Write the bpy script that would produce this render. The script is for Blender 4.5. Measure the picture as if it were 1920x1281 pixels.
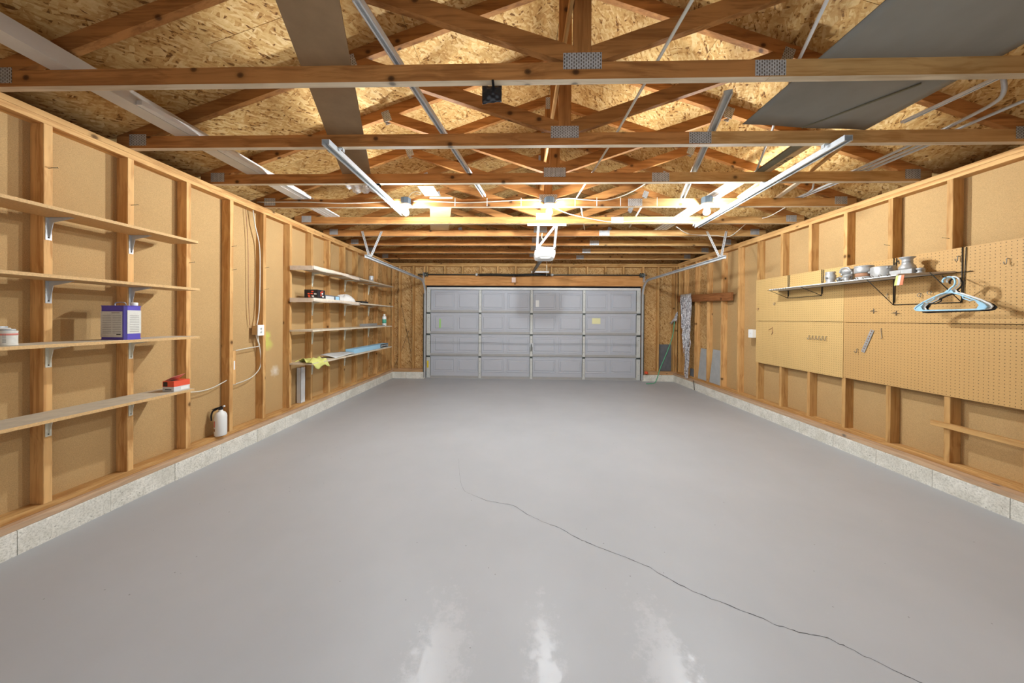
import bpy, bmesh, math, random
from mathutils import Vector, Matrix
random.seed(7)
SC = bpy.context.scene
COL = SC.collection
for o in list(bpy.data.objects): bpy.data.objects.remove(o)

# ------------------------------------------------------------------ camera
F, CX, CY, YAW, PIT, ROL, EYE = 574.8325, 956.5879, 599.7913, 0.0267, -0.0042, 0.0074, 1.3884
_w = Vector((-math.sin(YAW)*math.cos(PIT), math.cos(YAW)*math.cos(PIT), math.sin(PIT)))
_r = Vector((math.cos(YAW), math.sin(YAW), 0)); _u = _r.cross(_w)
RR = _r*math.cos(ROL)+_u*math.sin(ROL); UU = _u*math.cos(ROL)-_r*math.sin(ROL)
cd = bpy.data.cameras.new('camera'); cam = bpy.data.objects.new('camera', cd); COL.objects.link(cam)
cd.sensor_fit = 'HORIZONTAL'; cd.sensor_width = 36.0; cd.lens = F*36.0/1920
cd.shift_x = (960-CX)/1920; cd.shift_y = (CY-640.5)/1920
cd.clip_start = 0.05; cd.clip_end = 60
M = Matrix((RR, UU, -_w)).transposed().to_4x4(); M.translation = Vector((0, 0, EYE)); cam.matrix_world = M
SC.camera = cam

# ------------------------------------------------------------------ world, lights, exposure
wd = bpy.data.worlds.new('night_outside'); SC.world = wd; wd.use_nodes = True
wd.node_tree.nodes['Background'].inputs[0].default_value = (0.5, 0.55, 0.65, 1)
wd.node_tree.nodes['Background'].inputs[1].default_value = 0.02
def area(name, loc, rot, sx, sy, power, col):
    l = bpy.data.lights.new(name, 'AREA'); l.shape = 'RECTANGLE'; l.size = sx; l.size_y = sy
    l.energy = power; l.color = col
    o = bpy.data.objects.new(name, l); COL.objects.link(o); o.location = loc; o.rotation_euler = rot
    return o
# unseen fill lamp, added behind the camera to brighten the room
area('rear_fill', (0.32, -0.62, 1.35), (math.radians(90), 0, 0), 3.6, 2.1, 46, (0.86, 0.93, 1.0))
BULB = 2850.0          # emission strength of the three bulbs
SC.view_settings.view_transform = 'Standard'; SC.view_settings.look = 'None'
SC.view_settings.gamma = 1.0; SC.view_settings.use_curve_mapping = False
SC.view_settings.exposure = -0.06

# ------------------------------------------------------------------ constants of the room
SL, SR = -2.923, 3.573            # inner faces of the studs
CL, CR = -2.880, 3.481            # inner faces of the concrete curb
YD = 6.957                        # curb face of the door wall
YS = 6.985                        # stud face of the door wall
YN = -0.45                        # wall behind the camera
ZC, ZP, ZT = 0.144, 0.2215, 2.644 # curb top, sill plate top, top plate top
XM = 0.325                        # middle of the room
T = 0.038; W4 = 0.089

# ------------------------------------------------------------------ node helpers
class N:
    def __init__(s, name):
        s.m = bpy.data.materials.new(name); s.m.use_nodes = True; s.t = s.m.node_tree
        s.b = s.t.nodes['Principled BSDF']; s.k = s.t.links
    def n(s, ty, **kw):
        nd = s.t.nodes.new(ty)
        for a, v in kw.items():
            if a.startswith('i_'):
                a = a[2:]; a = int(a) if a.isdigit() else a.replace('_', ' ')
                inp = nd.inputs[a]
                if hasattr(v, 'is_linked') or isinstance(v, bpy.types.NodeSocket): s.k.new(v, inp)
                else: inp.default_value = v
            else: setattr(nd, a, v)
        return nd
    def math(s, op, a, b=0.0, c=None):
        kw = dict(operation=op, i_0=a, i_1=b)
        if c is not None: kw['i_2'] = c
        return s.n('ShaderNodeMath', **kw).outputs[0]
    def vmath(s, op, a, b): return s.n('ShaderNodeVectorMath', operation=op, i_0=a, i_1=b).outputs[0]
    def ramp(s, fac, stops, interp='LINEAR'):
        r = s.n('ShaderNodeValToRGB', i_0=fac); cr = r.color_ramp; cr.interpolation = interp
        while len(cr.elements) > 1: cr.elements.remove(cr.elements[0])
        cr.elements[0].position = stops[0][0]; cr.elements[0].color = c4(stops[0][1])
        for p, c in stops[1:]:
            e = cr.elements.new(p); e.color = c4(c)
        return r.outputs[0]
    def mix(s, f, a, b, mode='MIX'):
        nd = s.n('ShaderNodeMix', data_type='RGBA', blend_type=mode)
        for i, v in ((0, f), (6, a), (7, b)):
            if isinstance(v, bpy.types.NodeSocket): s.k.new(v, nd.inputs[i])
            else: nd.inputs[i].default_value = c4(v) if i else v
        return nd.outputs[2]
    def coords(s, offset=True, what='Object'):
        v = s.n('ShaderNodeTexCoord').outputs[what]
        if offset:
            r = s.n('ShaderNodeObjectInfo').outputs['Random']
            v = s.vmath('ADD', v, s.n('ShaderNodeCombineXYZ', i_0=s.math('MULTIPLY', r, 17.3), i_1=s.math('MULTIPLY', r, 31.7), i_2=s.math('MULTIPLY', r, 11.9)).outputs[0])
        return v
    def scale(s, v, sc, rot=(0, 0, 0), loc=(0, 0, 0)):
        return s.n('ShaderNodeMapping', i_Vector=v, i_Scale=sc, i_Rotation=rot, i_Location=loc).outputs[0]
    def noise(s, v, sc, det=3.0, rough=0.55, dist=0.0, out=0):
        return s.n('ShaderNodeTexNoise', i_Vector=v, i_Scale=sc, i_Detail=det, i_Roughness=rough, i_Distortion=dist).outputs[out]
    def rand(s): return s.n('ShaderNodeObjectInfo').outputs['Random']
    def bump(s, h, st=0.3, d=0.002):
        s.k.new(s.n('ShaderNodeBump', i_Height=h, i_Strength=st, i_Distance=d).outputs[0], s.b.inputs['Normal'])
    def base(s, c): s.put('Base Color', c)
    def put(s, name, v):
        if isinstance(v, bpy.types.NodeSocket): s.k.new(v, s.b.inputs[name])
        else: s.b.inputs[name].default_value = c4(v) if name in ('Base Color', 'Emission Color') else v
def c4(c):
    if isinstance(c, (int, float)): return (c, c, c, 1)
    return (c[0], c[1], c[2], 1)
def hexc(h):
    h = h.lstrip('#'); o = []
    for i in (0, 2, 4):
        v = int(h[i:i+2], 16)/255.0
        o.append(v/12.92 if v <= 0.04045 else ((v+0.055)/1.055)**2.4)
    return tuple(o)

def wood(name, light, dark, axis, knot=1.0, vary=0.25, rough=0.7, grey=0.0):
    """sawn softwood, grain along one axis, knots, per-board tint"""
    q = N(name); v = q.coords()
    st = {'x': (0.9, 26, 26), 'y': (26, 0.9, 26), 'z': (26, 26, 0.9)}[axis]
    ks = {'x': (2.2, 9, 9), 'y': (9, 2.2, 9), 'z': (9, 9, 2.2)}[axis]
    warp = q.noise(v, 1.6, 2)
    g1 = q.noise(q.vmath('ADD', q.scale(v, st), q.n('ShaderNodeCombineXYZ', i_0=q.math('MULTIPLY', warp, 3.0), i_1=q.math('MULTIPLY', warp, 3.0), i_2=q.math('MULTIPLY', warp, 3.0)).outputs[0]), 1.0, 4, 0.6)
    g2 = q.noise(q.scale(v, tuple(a*3.5 for a in st)), 1.0, 2, 0.6)
    fac = q.math('ADD', q.math('MULTIPLY', g1, 0.8), q.math('MULTIPLY', g2, 0.25))
    col = q.ramp(fac, [(0.30, dark), (0.46, tuple((a+b)/2 for a, b in zip(light, dark))), (0.56, light), (0.75, tuple(min(1, a*1.12) for a in light))])
    # knots
    sx = q.n('ShaderNodeSeparateXYZ', i_0=v); i_ = 'xyz'.index(axis)
    oth = [k for k in range(3) if k != i_]
    kv = q.n('ShaderNodeCombineXYZ', i_0=q.math('MULTIPLY', sx.outputs[i_], 0.8), i_1=q.math('ADD', sx.outputs[oth[0]], sx.outputs[oth[1]])).outputs[0]
    vo = q.n('ShaderNodeTexVoronoi', voronoi_dimensions='2D', i_Vector=kv, i_Scale=5.0, i_Randomness=1.0)
    sel = q.math('GREATER_THAN', q.n('ShaderNodeSeparateColor', i_0=vo.outputs['Color']).outputs[0], 1.0-0.24*knot)
    kf = q.math('MULTIPLY', q.ramp(vo.outputs['Distance'], [(0.030, 1), (0.065, 0.75), (0.085, 0.25), (0.15, 0)]), sel)
    col = q.mix(q.math('MULTIPLY', kf, 0.9), col, tuple(a*0.16 for a in dark))
    # stains / tint per board
    big = q.noise(v, 2.3, 3, 0.6)
    col = q.mix(q.math('MULTIPLY', q.ramp(big, [(0.35, 1), (0.6, 0)]), 0.25), col, tuple(a*0.7 for a in dark))
    tint = q.math('ADD', 1.0-vary*0.5, q.math('MULTIPLY', q.rand(), vary))
    col = q.mix(1.0, col, q.n('ShaderNodeCombineColor', i_0=tint, i_1=tint, i_2=q.math('POWER', tint, 1.3)).outputs[0], 'MULTIPLY')
    if grey: col = q.mix(grey, col, (0.42, 0.39, 0.36))
    q.base(col); q.put('Roughness', rough); q.put('Specular IOR Level', 0.25)
    q.bump(g1, 0.25, 0.001)
    return q.m

def osb(name, cs, ax='xy', sc=1.0):
    """oriented strand board: random overlapping flakes"""
    q = N(name); v = q.coords()
    w = q.vmath('ADD', v, q.vmath('MULTIPLY', q.vmath('SUBTRACT', q.noise(v, 6, 2, 0.5, 0, 1), (0.5, 0.5, 0.5)), (0.05, 0.05, 0.05)))
    a, b = 16*sc, 72*sc
    if ax == 'xy': s1, s2, s3, ro = (a, b, a), (b, a, a), (a*1.3, b*1.2, a), 'z'
    elif ax == 'yz': s1, s2, s3, ro = (a, a, b), (a, b, a), (a, a*1.3, b*1.2), 'x'
    else: s1, s2, s3, ro = (a, a, b), (b, a, a), (a*1.3, a, b*1.2), 'y'
    def R(t): return {'z': (0, 0, t), 'x': (t, 0, 0), 'y': (0, t, 0)}[ro]
    cols = []
    for s_, t in ((s1, 0.5), (s2, 0.35), (s3, -0.8)):
        vr = q.scale(w, (1, 1, 1), R(t))
        vo = q.n('ShaderNodeTexVoronoi', i_Vector=q.scale(vr, s_), i_Scale=1.0, i_Randomness=1.0)
        cols.append((q.n('ShaderNodeSeparateColor', i_0=vo.outputs['Color']), vo.outputs['Distance']))
    m1 = q.math('GREATER_THAN', cols[1][0].outputs[1], 0.55); m2 = q.math('GREATER_THAN', cols[2][0].outputs[1], 0.62)
    f = q.n('ShaderNodeMix', data_type='FLOAT', i_0=m1, i_2=cols[0][0].outputs[0], i_3=cols[1][0].outputs[0]).outputs[0]
    f = q.n('ShaderNodeMix', data_type='FLOAT', i_0=m2, i_2=f, i_3=cols[2][0].outputs[0]).outputs[0]
    f = q.math('ADD', f, q.math('MULTIPLY', q.math('SUBTRACT', q.noise(v, 60*sc, 3), 0.5), 0.9))
    col = q.ramp(f, [(0.0, cs[0]), (0.05, cs[1]), (0.25, cs[2]), (0.60, cs[3]), (1.0, cs[4])])
    big = q.noise(v, 1.3, 3, 0.6)
    col = q.mix(q.ramp(big, [(0.4, 0.32), (0.62, 0.0)]), col, tuple(x*0.62 for x in cs[2]))
    q.base(col); q.put('Roughness', 0.75); q.put('Specular IOR Level', 0.2)
    q.bump(f, 0.25, 0.002)
    return q.m

def flat(name, col, rough=0.6, metal=0.0, nz=0.0, nsc=30, spec=0.4):
    q = N(name)
    if nz:
        v = q.coords(); f = q.noise(v, nsc, 4, 0.6)
        q.base(q.ramp(f, [(0.3, tuple(c*(1-nz) for c in col)), (0.7, tuple(min(1, c*(1+nz)) for c in col))]))
        q.bump(f, 0.15, 0.001)
    else: q.base(col)
    q.put('Roughness', rough); q.put('Metallic', metal); q.put('Specular IOR Level', spec)
    return q.m

def fibre(name, col, spots=True):
    q = N(name); v = q.coords()
    f = q.noise(v, 260, 3, 0.7); g = q.noise(v, 2.2, 4, 0.6)
    c = q.ramp(f, [(0.30, tuple(x*0.72 for x in col)), (0.5, col), (0.72, tuple(min(1, x*1.22) for x in col))])
    c = q.mix(q.ramp(g, [(0.35, 0.30), (0.65, 0)]), c, tuple(x*0.72 for x in col))
    vo = q.n('ShaderNodeTexVoronoi', i_Vector=v, i_Scale=5.5)
    sp = q.math('MULTIPLY', q.math('LESS_THAN', vo.outputs['Distance'], 0.035), q.math('GREATER_THAN', q.n('ShaderNodeSeparateColor', i_0=vo.outputs['Color']).outputs[0], 0.75))
    c = q.mix(q.math('MULTIPLY', sp, 0.8), c, (0.05, 0.03, 0.02))
    # overspray marks on the left wall (fixed places on the wall)
    p = q.n('ShaderNodeNewGeometry').outputs['Position']
    for ctr, rad, cc, am in (((-3.01, 3.60, 1.06), 0.10, (0.60, 0.72, 0.12), 0.55), ((-3.01, 3.60, 1.16), 0.06, (0.60, 0.72, 0.12), 0.7), ((-3.01, 3.72, 0.72), 0.08, (0.8, 0.77, 0.68), 0.6)):
        d = q.n('ShaderNodeVectorMath', operation='DISTANCE', i_0=p, i_1=ctr).outputs['Value']
        d = q.math('ADD', d, q.math('MULTIPLY', q.math('SUBTRACT', q.noise(p, 25, 3), 0.5), 0.08))
        c = q.mix(q.math('MULTIPLY', q.ramp(q.math('DIVIDE', d, rad), [(0.1, 1), (1.0, 0)]), am), c, cc)
    q.base(c); q.put('Roughness', 0.85); q.put('Specular IOR Level', 0.15); q.bump(f, 0.35, 0.001)
    return q.m

def pegmat(name, col):
    """hardboard with a 25.4 mm grid of holes"""
    q = N(name); v = q.n('ShaderNodeTexCoord').outputs['Object']
    s = q.n('ShaderNodeSeparateXYZ', i_0=v)
    def cell(o): return q.math('SUBTRACT', q.math('FRACT', q.math('DIVIDE', o, 0.0254)), 0.5)
    a, b = cell(s.outputs[1]), cell(s.outputs[2])
    d = q.math('SQRT', q.math('ADD', q.math('MULTIPLY', a, a), q.math('MULTIPLY', b, b)))
    hole = q.math('LESS_THAN', d, 0.115)
    f = q.noise(q.coords(), 180, 3, 0.6); g = q.noise(q.coords(), 1.8, 4, 0.6)
    c = q.ramp(f, [(0.3, tuple(x*0.86 for x in col)), (0.7, tuple(x*1.08 for x in col))])
    c = q.mix(q.ramp(g, [(0.35, 0.22), (0.6, 0)]), c, tuple(x*0.72 for x in col))
    c = q.mix(hole, c, tuple(x*0.20 for x in col))
    q.base(c); q.put('Roughness', 0.6); q.put('Specular IOR Level', 0.25)
    q.bump(q.math('SUBTRACT', 1.0, hole), 0.5, 0.003)
    return q.m

def block_mat():
    q = N('concrete_block'); v = q.coords()
    f = q.noise(v, 90, 4, 0.7); g = q.noise(v, 7, 4, 0.65)
    c = q.ramp(f, [(0.32, hexc('#bab7ac')), (0.5, hexc('#e4e1d6')), (0.7, hexc('#f2efe6'))])
    c = q.mix(q.ramp(g, [(0.38, 0.35), (0.6, 0)]), c, hexc('#a8a494'))
    vo = q.n('ShaderNodeTexVoronoi', i_Vector=v, i_Scale=38)
    pit = q.math('MULTIPLY', q.math('LESS_THAN', vo.outputs['Distance'], 0.16), q.math('GREATER_THAN', q.n('ShaderNodeSeparateColor', i_0=vo.outputs['Color']).outputs[1], 0.8))
    c = q.mix(q.math('MULTIPLY', pit, 0.6), c, (0.12, 0.11, 0.09))
    q.base(c); q.put('Roughness', 0.9); q.put('Specular IOR Level', 0.2); q.bump(f, 0.6, 0.003)
    return q.m

def floor_mat():
    q = N('grey_floor_paint'); v = q.n('ShaderNodeTexCoord').outputs['Object']
    g = q.noise(v, 1.1, 4, 0.6); f = q.noise(v, 45, 4, 0.6)
    c = q.ramp(g, [(0.3, hexc('#a8aaad')), (0.7, hexc('#b0b2b5'))])
    # dark specks, thicker near the camera end
    vo = q.n('ShaderNodeTexVoronoi', i_Vector=v, i_Scale=26)
    sel = q.math('GREATER_THAN', q.n('ShaderNodeSeparateColor', i_0=vo.outputs['Color']).outputs[0], 0.86)
    px = q.noise(v, 2.1, 2)
    sp = q.math('MULTIPLY', q.math('MULTIPLY', q.math('LESS_THAN', vo.outputs['Distance'], 0.080), sel), q.math('GREATER_THAN', px, 0.5))
    c = q.mix(q.math('MULTIPLY', sp, 0.7), c, (0.10, 0.09, 0.08))
    vo2 = q.n('ShaderNodeTexVoronoi', i_Vector=v, i_Scale=2.3)
    sel2 = q.math('GREATER_THAN', q.n('ShaderNodeSeparateColor', i_0=vo2.outputs['Color']).outputs[1], 0.6)
    c = q.mix(q.math('MULTIPLY', q.math('MULTIPLY', q.math('LESS_THAN', vo2.outputs['Distance'], 0.018), sel2), 0.8), c, (0.09, 0.09, 0.09))
    # worn patches of the paint film, whitened to paint in the bulbs' reflections
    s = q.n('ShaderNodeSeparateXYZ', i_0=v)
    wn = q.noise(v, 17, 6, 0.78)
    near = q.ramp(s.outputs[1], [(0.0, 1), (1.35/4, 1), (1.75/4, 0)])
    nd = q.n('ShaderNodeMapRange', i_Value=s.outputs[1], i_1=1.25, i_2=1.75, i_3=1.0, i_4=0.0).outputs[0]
    worn_glare = 0.0
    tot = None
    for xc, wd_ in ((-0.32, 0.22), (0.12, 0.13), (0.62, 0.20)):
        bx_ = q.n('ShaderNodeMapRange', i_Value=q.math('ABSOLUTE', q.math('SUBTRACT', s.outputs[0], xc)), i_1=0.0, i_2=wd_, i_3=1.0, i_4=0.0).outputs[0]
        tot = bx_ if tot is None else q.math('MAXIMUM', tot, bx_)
    worn_glare = q.math('MULTIPLY', q.math('MULTIPLY', tot, nd), 1.0)
    wm = q.ramp(q.math('ADD', q.math('MULTIPLY', worn_glare, 0.42), wn), [(0.66, 0), (0.80, 1)])
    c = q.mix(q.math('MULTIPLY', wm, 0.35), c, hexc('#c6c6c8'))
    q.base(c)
    rg = q.math('ADD', 0.40, q.math('MULTIPLY', q.noise(v, 3.0, 3), 0.14))
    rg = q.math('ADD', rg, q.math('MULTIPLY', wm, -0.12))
    q.put('Roughness', rg); q.put('Specular IOR Level', 0.45)
    q.bump(q.math('ADD', f, q.math('MULTIPLY', wm, 1.5)), 0.12, 0.002)
    return q.m

def plate_mat():
    """pressed truss plate: rows of tooth slots"""
    q = N('galvanized_tooth_plate'); v = q.n('ShaderNodeTexCoord').outputs['Object']
    s = q.n('ShaderNodeSeparateXYZ', i_0=v)
    a = q.math('ABSOLUTE', q.math('SUBTRACT', q.math('FRACT', q.math('DIVIDE', s.outputs[0], 0.0125)), 0.5))
    row = q.math('FLOOR', q.math('DIVIDE', s.outputs[0], 0.0125))
    zz = q.math('ADD', q.math('DIVIDE', s.outputs[2], 0.019), q.math('MULTIPLY', row, 0.5))
    b = q.math('ABSOLUTE', q.math('SUBTRACT', q.math('FRACT', zz), 0.5))
    slot = q.math('MULTIPLY', q.math('LESS_THAN', a, 0.20), q.math('LESS_THAN', b, 0.30))
    n = q.noise(v, 30, 3)
    c = q.mix(slot, q.ramp(n, [(0.3, (0.42, 0.44, 0.45)), (0.7, (0.60, 0.62, 0.63))]), (0.10, 0.08, 0.06))
    q.base(c); q.put('Roughness', 0.5); q.put('Metallic', 0.35)
    q.bump(q.math('SUBTRACT', 1.0, slot), 0.6, 0.002)
    return q.m

MT = {}
pine_l, pine_d = hexc('#dcb480'), hexc('#b98a52')
for a in 'xyz':
    MT['stud_'+a] = wood('pine_stud_'+a, hexc('#d0a469'), hexc('#a26d38'), a, 0.8, 0.30)
    MT['chord_'+a] = wood('aged_pine_'+a, hexc('#b37d45'), hexc('#7d4f25'), a, 1.6, 0.25)
    MT['pale_'+a] = wood('pale_pine_'+a, hexc('#c9a068'), hexc('#a5773f'), a, 1.0, 0.2)
MT['edge_x'] = wood('pale_edge', hexc('#d8c4a2'), hexc('#b49a74'), 'x', 0.6, 0.15, grey=0.2)
MT['beam'] = wood('header_beam_wood', hexc('#cf965a'), hexc('#b0733a'), 'x', 0.2, 0.1)
MT['red_y'] = wood('reddish_lumber', hexc('#a0683c'), hexc('#74431f'), 'y', 1.0, 0.1)
MT['sill_y'] = wood('dusty_sill_y', hexc('#d0a87c'), hexc('#a98258'), 'y', 0.3, 0.15, grey=0.25)
MT['sill_x'] = wood('dusty_sill_x', hexc('#c79a66'), hexc('#a0764a'), 'x', 0.3, 0.15, grey=0.1)
MT['osb_roof'] = osb('osb_roof', [hexc('#6a431c'), hexc('#a97c42'), hexc('#c3985a'), hexc('#d2ac6e'), hexc('#e2c48c')], 'xy', 0.85)
MT['osb_x'] = osb('osb_wall_x', [hexc('#6e4a22'), hexc('#a57843'), hexc('#b88e58'), hexc('#c59e68'), hexc('#d3b07c')], 'xz')
MT['osb_y'] = osb('osb_wall_y', [hexc('#6e4a22'), hexc('#a57843'), hexc('#b88e58'), hexc('#c59e68'), hexc('#d3b07c')], 'yz')
MT['fibre'] = fibre('fibreboard', hexc('#ba9868'))
MT['peg_new'] = pegmat('pegboard_yellow', hexc('#d0ac70'))
MT['peg_old'] = pegmat('pegboard_brown', hexc('#c49b62'))
MT['shelf'] = flat('particle_board_edge', hexc('#cda772'), 0.7, 0, 0.16, 120)
MT['shelf_top'] = flat('dusty_shelf_top', hexc('#c4b9a4'), 0.8, 0, 0.10, 14)
MT['whitewood'] = flat('whitewashed_board', hexc('#cfc0a8'), 0.75, 0, 0.12, 10)
MT['paper'] = flat('brown_paper', hexc('#cfbfac'), 0.85, 0, 0.1, 20)
MT['block'] = block_mat(); MT['floor'] = floor_mat(); MT['nail'] = plate_mat()
MT['galv'] = flat('galvanized_steel', hexc('#c0c3c4'), 0.42, 0.3, 0.10, 12)
MT['galv_d'] = flat('dark_steel', hexc('#5a605c'), 0.45, 0.6, 0.15, 20)
MT['white'] = flat('white_metal', hexc('#dcdcda'), 0.45, 0.1, 0.05, 10)
MT['gutter'] = flat('white_aluminium', hexc('#cfccc4'), 0.5, 0.1, 0.06, 6)
MT['plastic_w'] = flat('white_plastic', hexc('#e6e6e2'), 0.4)
MT['plastic_g'] = flat('grey_plastic', hexc('#a4a5a3'), 0.45)
MT['cream'] = flat('cream_bracket_paint', hexc('#dad8c8'), 0.5, 0.1, 0.05)
MT['black'] = flat('black_plastic', (0.015, 0.015, 0.017), 0.35)
MT['rubber'] = flat('black_spring_steel', (0.02, 0.02, 0.02), 0.5, 0.3)
MT['sheet'] = flat('grey_cement_board', hexc('#86857e'), 0.7, 0, 0.10, 3)
MT['slate'] = flat('slate_panel', hexc('#65686b'), 0.7, 0, 0.12, 8)
MT['board_g'] = flat('grey_board', hexc('#a5a7a6'), 0.7, 0, 0.10, 9)
MT['board_dk'] = flat('olive_grey_board', hexc('#6f6a55'), 0.7, 0, 0.10, 9)
MT['plank'] = flat('brown_plywood', hexc('#8f7658'), 0.55, 0, 0.16, 5)
MT['ply'] = flat('pale_plywood', hexc('#cdb48a'), 0.7, 0, 0.10, 8)
MT['door'] = flat('grey_door_paint', hexc('#b2b5bc'), 0.5, 0.0, 0.02, 3)
MT['door_d'] = flat('door_seam_shadow', hexc('#4c4c4a'), 0.7)
MT['stile'] = flat('stile_metal', hexc('#c6c7c2'), 0.5, 0.1, 0.06, 14)
MT['rail'] = flat('door_rail_grey', hexc('#a2a19e'), 0.5, 0.1, 0.05, 5)
MT['purple'] = flat('purple_can', hexc('#5b4fb0'), 0.4, 0, 0.05, 8)
MT['label'] = flat('paper_label', hexc('#d5d2c8'), 0.6, 0, 0.06, 60)
MT['ink'] = flat('grey_print', hexc('#8d8a84'), 0.7)
MT['ink_d'] = flat('dark_print', hexc('#38322a'), 0.7)
MT['red'] = flat('red_carton', hexc('#e0573a'), 0.5)
MT['pink'] = flat('pink_carton', hexc('#d98578'), 0.6)
MT['carton'] = flat('grey_carton', hexc('#c9cbca'), 0.6)
MT['bluebox'] = flat('light_blue_carton', hexc('#9cc8e2'), 0.5)
MT['cloth'] = flat('white_cloth', hexc('#d8d6d2'), 0.9, 0, 0.05, 20)
MT['rag'] = flat('yellow_green_rag', hexc('#cfcf78'), 0.9, 0, 0.08, 30)
MT['rope'] = flat('green_rope', hexc('#5fae86'), 0.7)
MT['cable'] = flat('white_cable', hexc('#cfcaba'), 0.5)
MT['junction'] = flat('blue_grey_box', hexc('#5f7486'), 0.45)
MT['hanger_b'] = flat('light_blue_plastic', hexc('#9cc4d8'), 0.35)
MT['hanger_w'] = flat('ivory_plastic', hexc('#dcdcd8'), 0.35)
MT['zinc'] = flat('cast_zinc', hexc('#a8a7a4'), 0.45, 0.35, 0.12, 25)
MT['rust'] = flat('rusty_band', hexc('#9a6e50'), 0.7, 0, 0.15, 30)
MT['wire'] = flat('dark_wire', hexc('#3c3a34'), 0.45, 0.5)
MT['hook'] = flat('steel_hook', hexc('#8a8478'), 0.4, 0.6)
MT['crack'] = flat('crack_shadow', (0.045, 0.043, 0.042), 0.9)
MT['green'] = flat('green_label', hexc('#4fa48c'), 0.5)
MT['lime'] = flat('lime_marker', hexc('#9fd07c'), 0.6)
MT['tagg'] = flat('tag_green', hexc('#b8c070'), 0.6); MT['tagr'] = flat('tag_orange', hexc('#d8724c'), 0.6)
MT['tagp'] = flat('tag_pink', hexc('#e0c4b4'), 0.6)
MT['note'] = flat('yellow_note', hexc('#dcdaa8'), 0.6)
MT['yellow'] = flat('warning_yellow', hexc('#d8c030'), 0.5)
MT['orange'] = flat('orange_cap', hexc('#d9532c'), 0.5)
def tinsel_mat():
    q = N('silver_tinsel'); v = q.coords()
    f = q.math('ADD', q.math('MULTIPLY', q.noise(q.scale(v, (1, 1, 0.22)), 150, 3, 0.8), 0.7), q.math('MULTIPLY', q.noise(v, 28, 2), 0.3))
    q.base(q.ramp(f, [(0.40, (0.10, 0.08, 0.09)), (0.48, (0.45, 0.42, 0.44)), (0.54, (0.97, 0.96, 0.97))]))  # sparkle of the foil painted in as white and dark streaks
    q.put('Metallic', 0.15); q.put('Roughness', 0.25); q.bump(f, 1.0, 0.01); return q.m
MT['tinsel'] = tinsel_mat()
q = N('lit_bulb'); q.base((1, 1, 1)); q.put('Emission Color', (0.885, 0.95, 1.0)); q.put('Emission Strength', BULB); MT['bulb'] = q.m
q = N('crumpled_clear_film'); q.base((0.8, 0.8, 0.8)); q.put('Roughness', 0.25); q.put('Alpha', 0.6); q.bump(q.noise(q.coords(), 35, 4), 0.9, 0.02); MT['film'] = q.m

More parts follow.
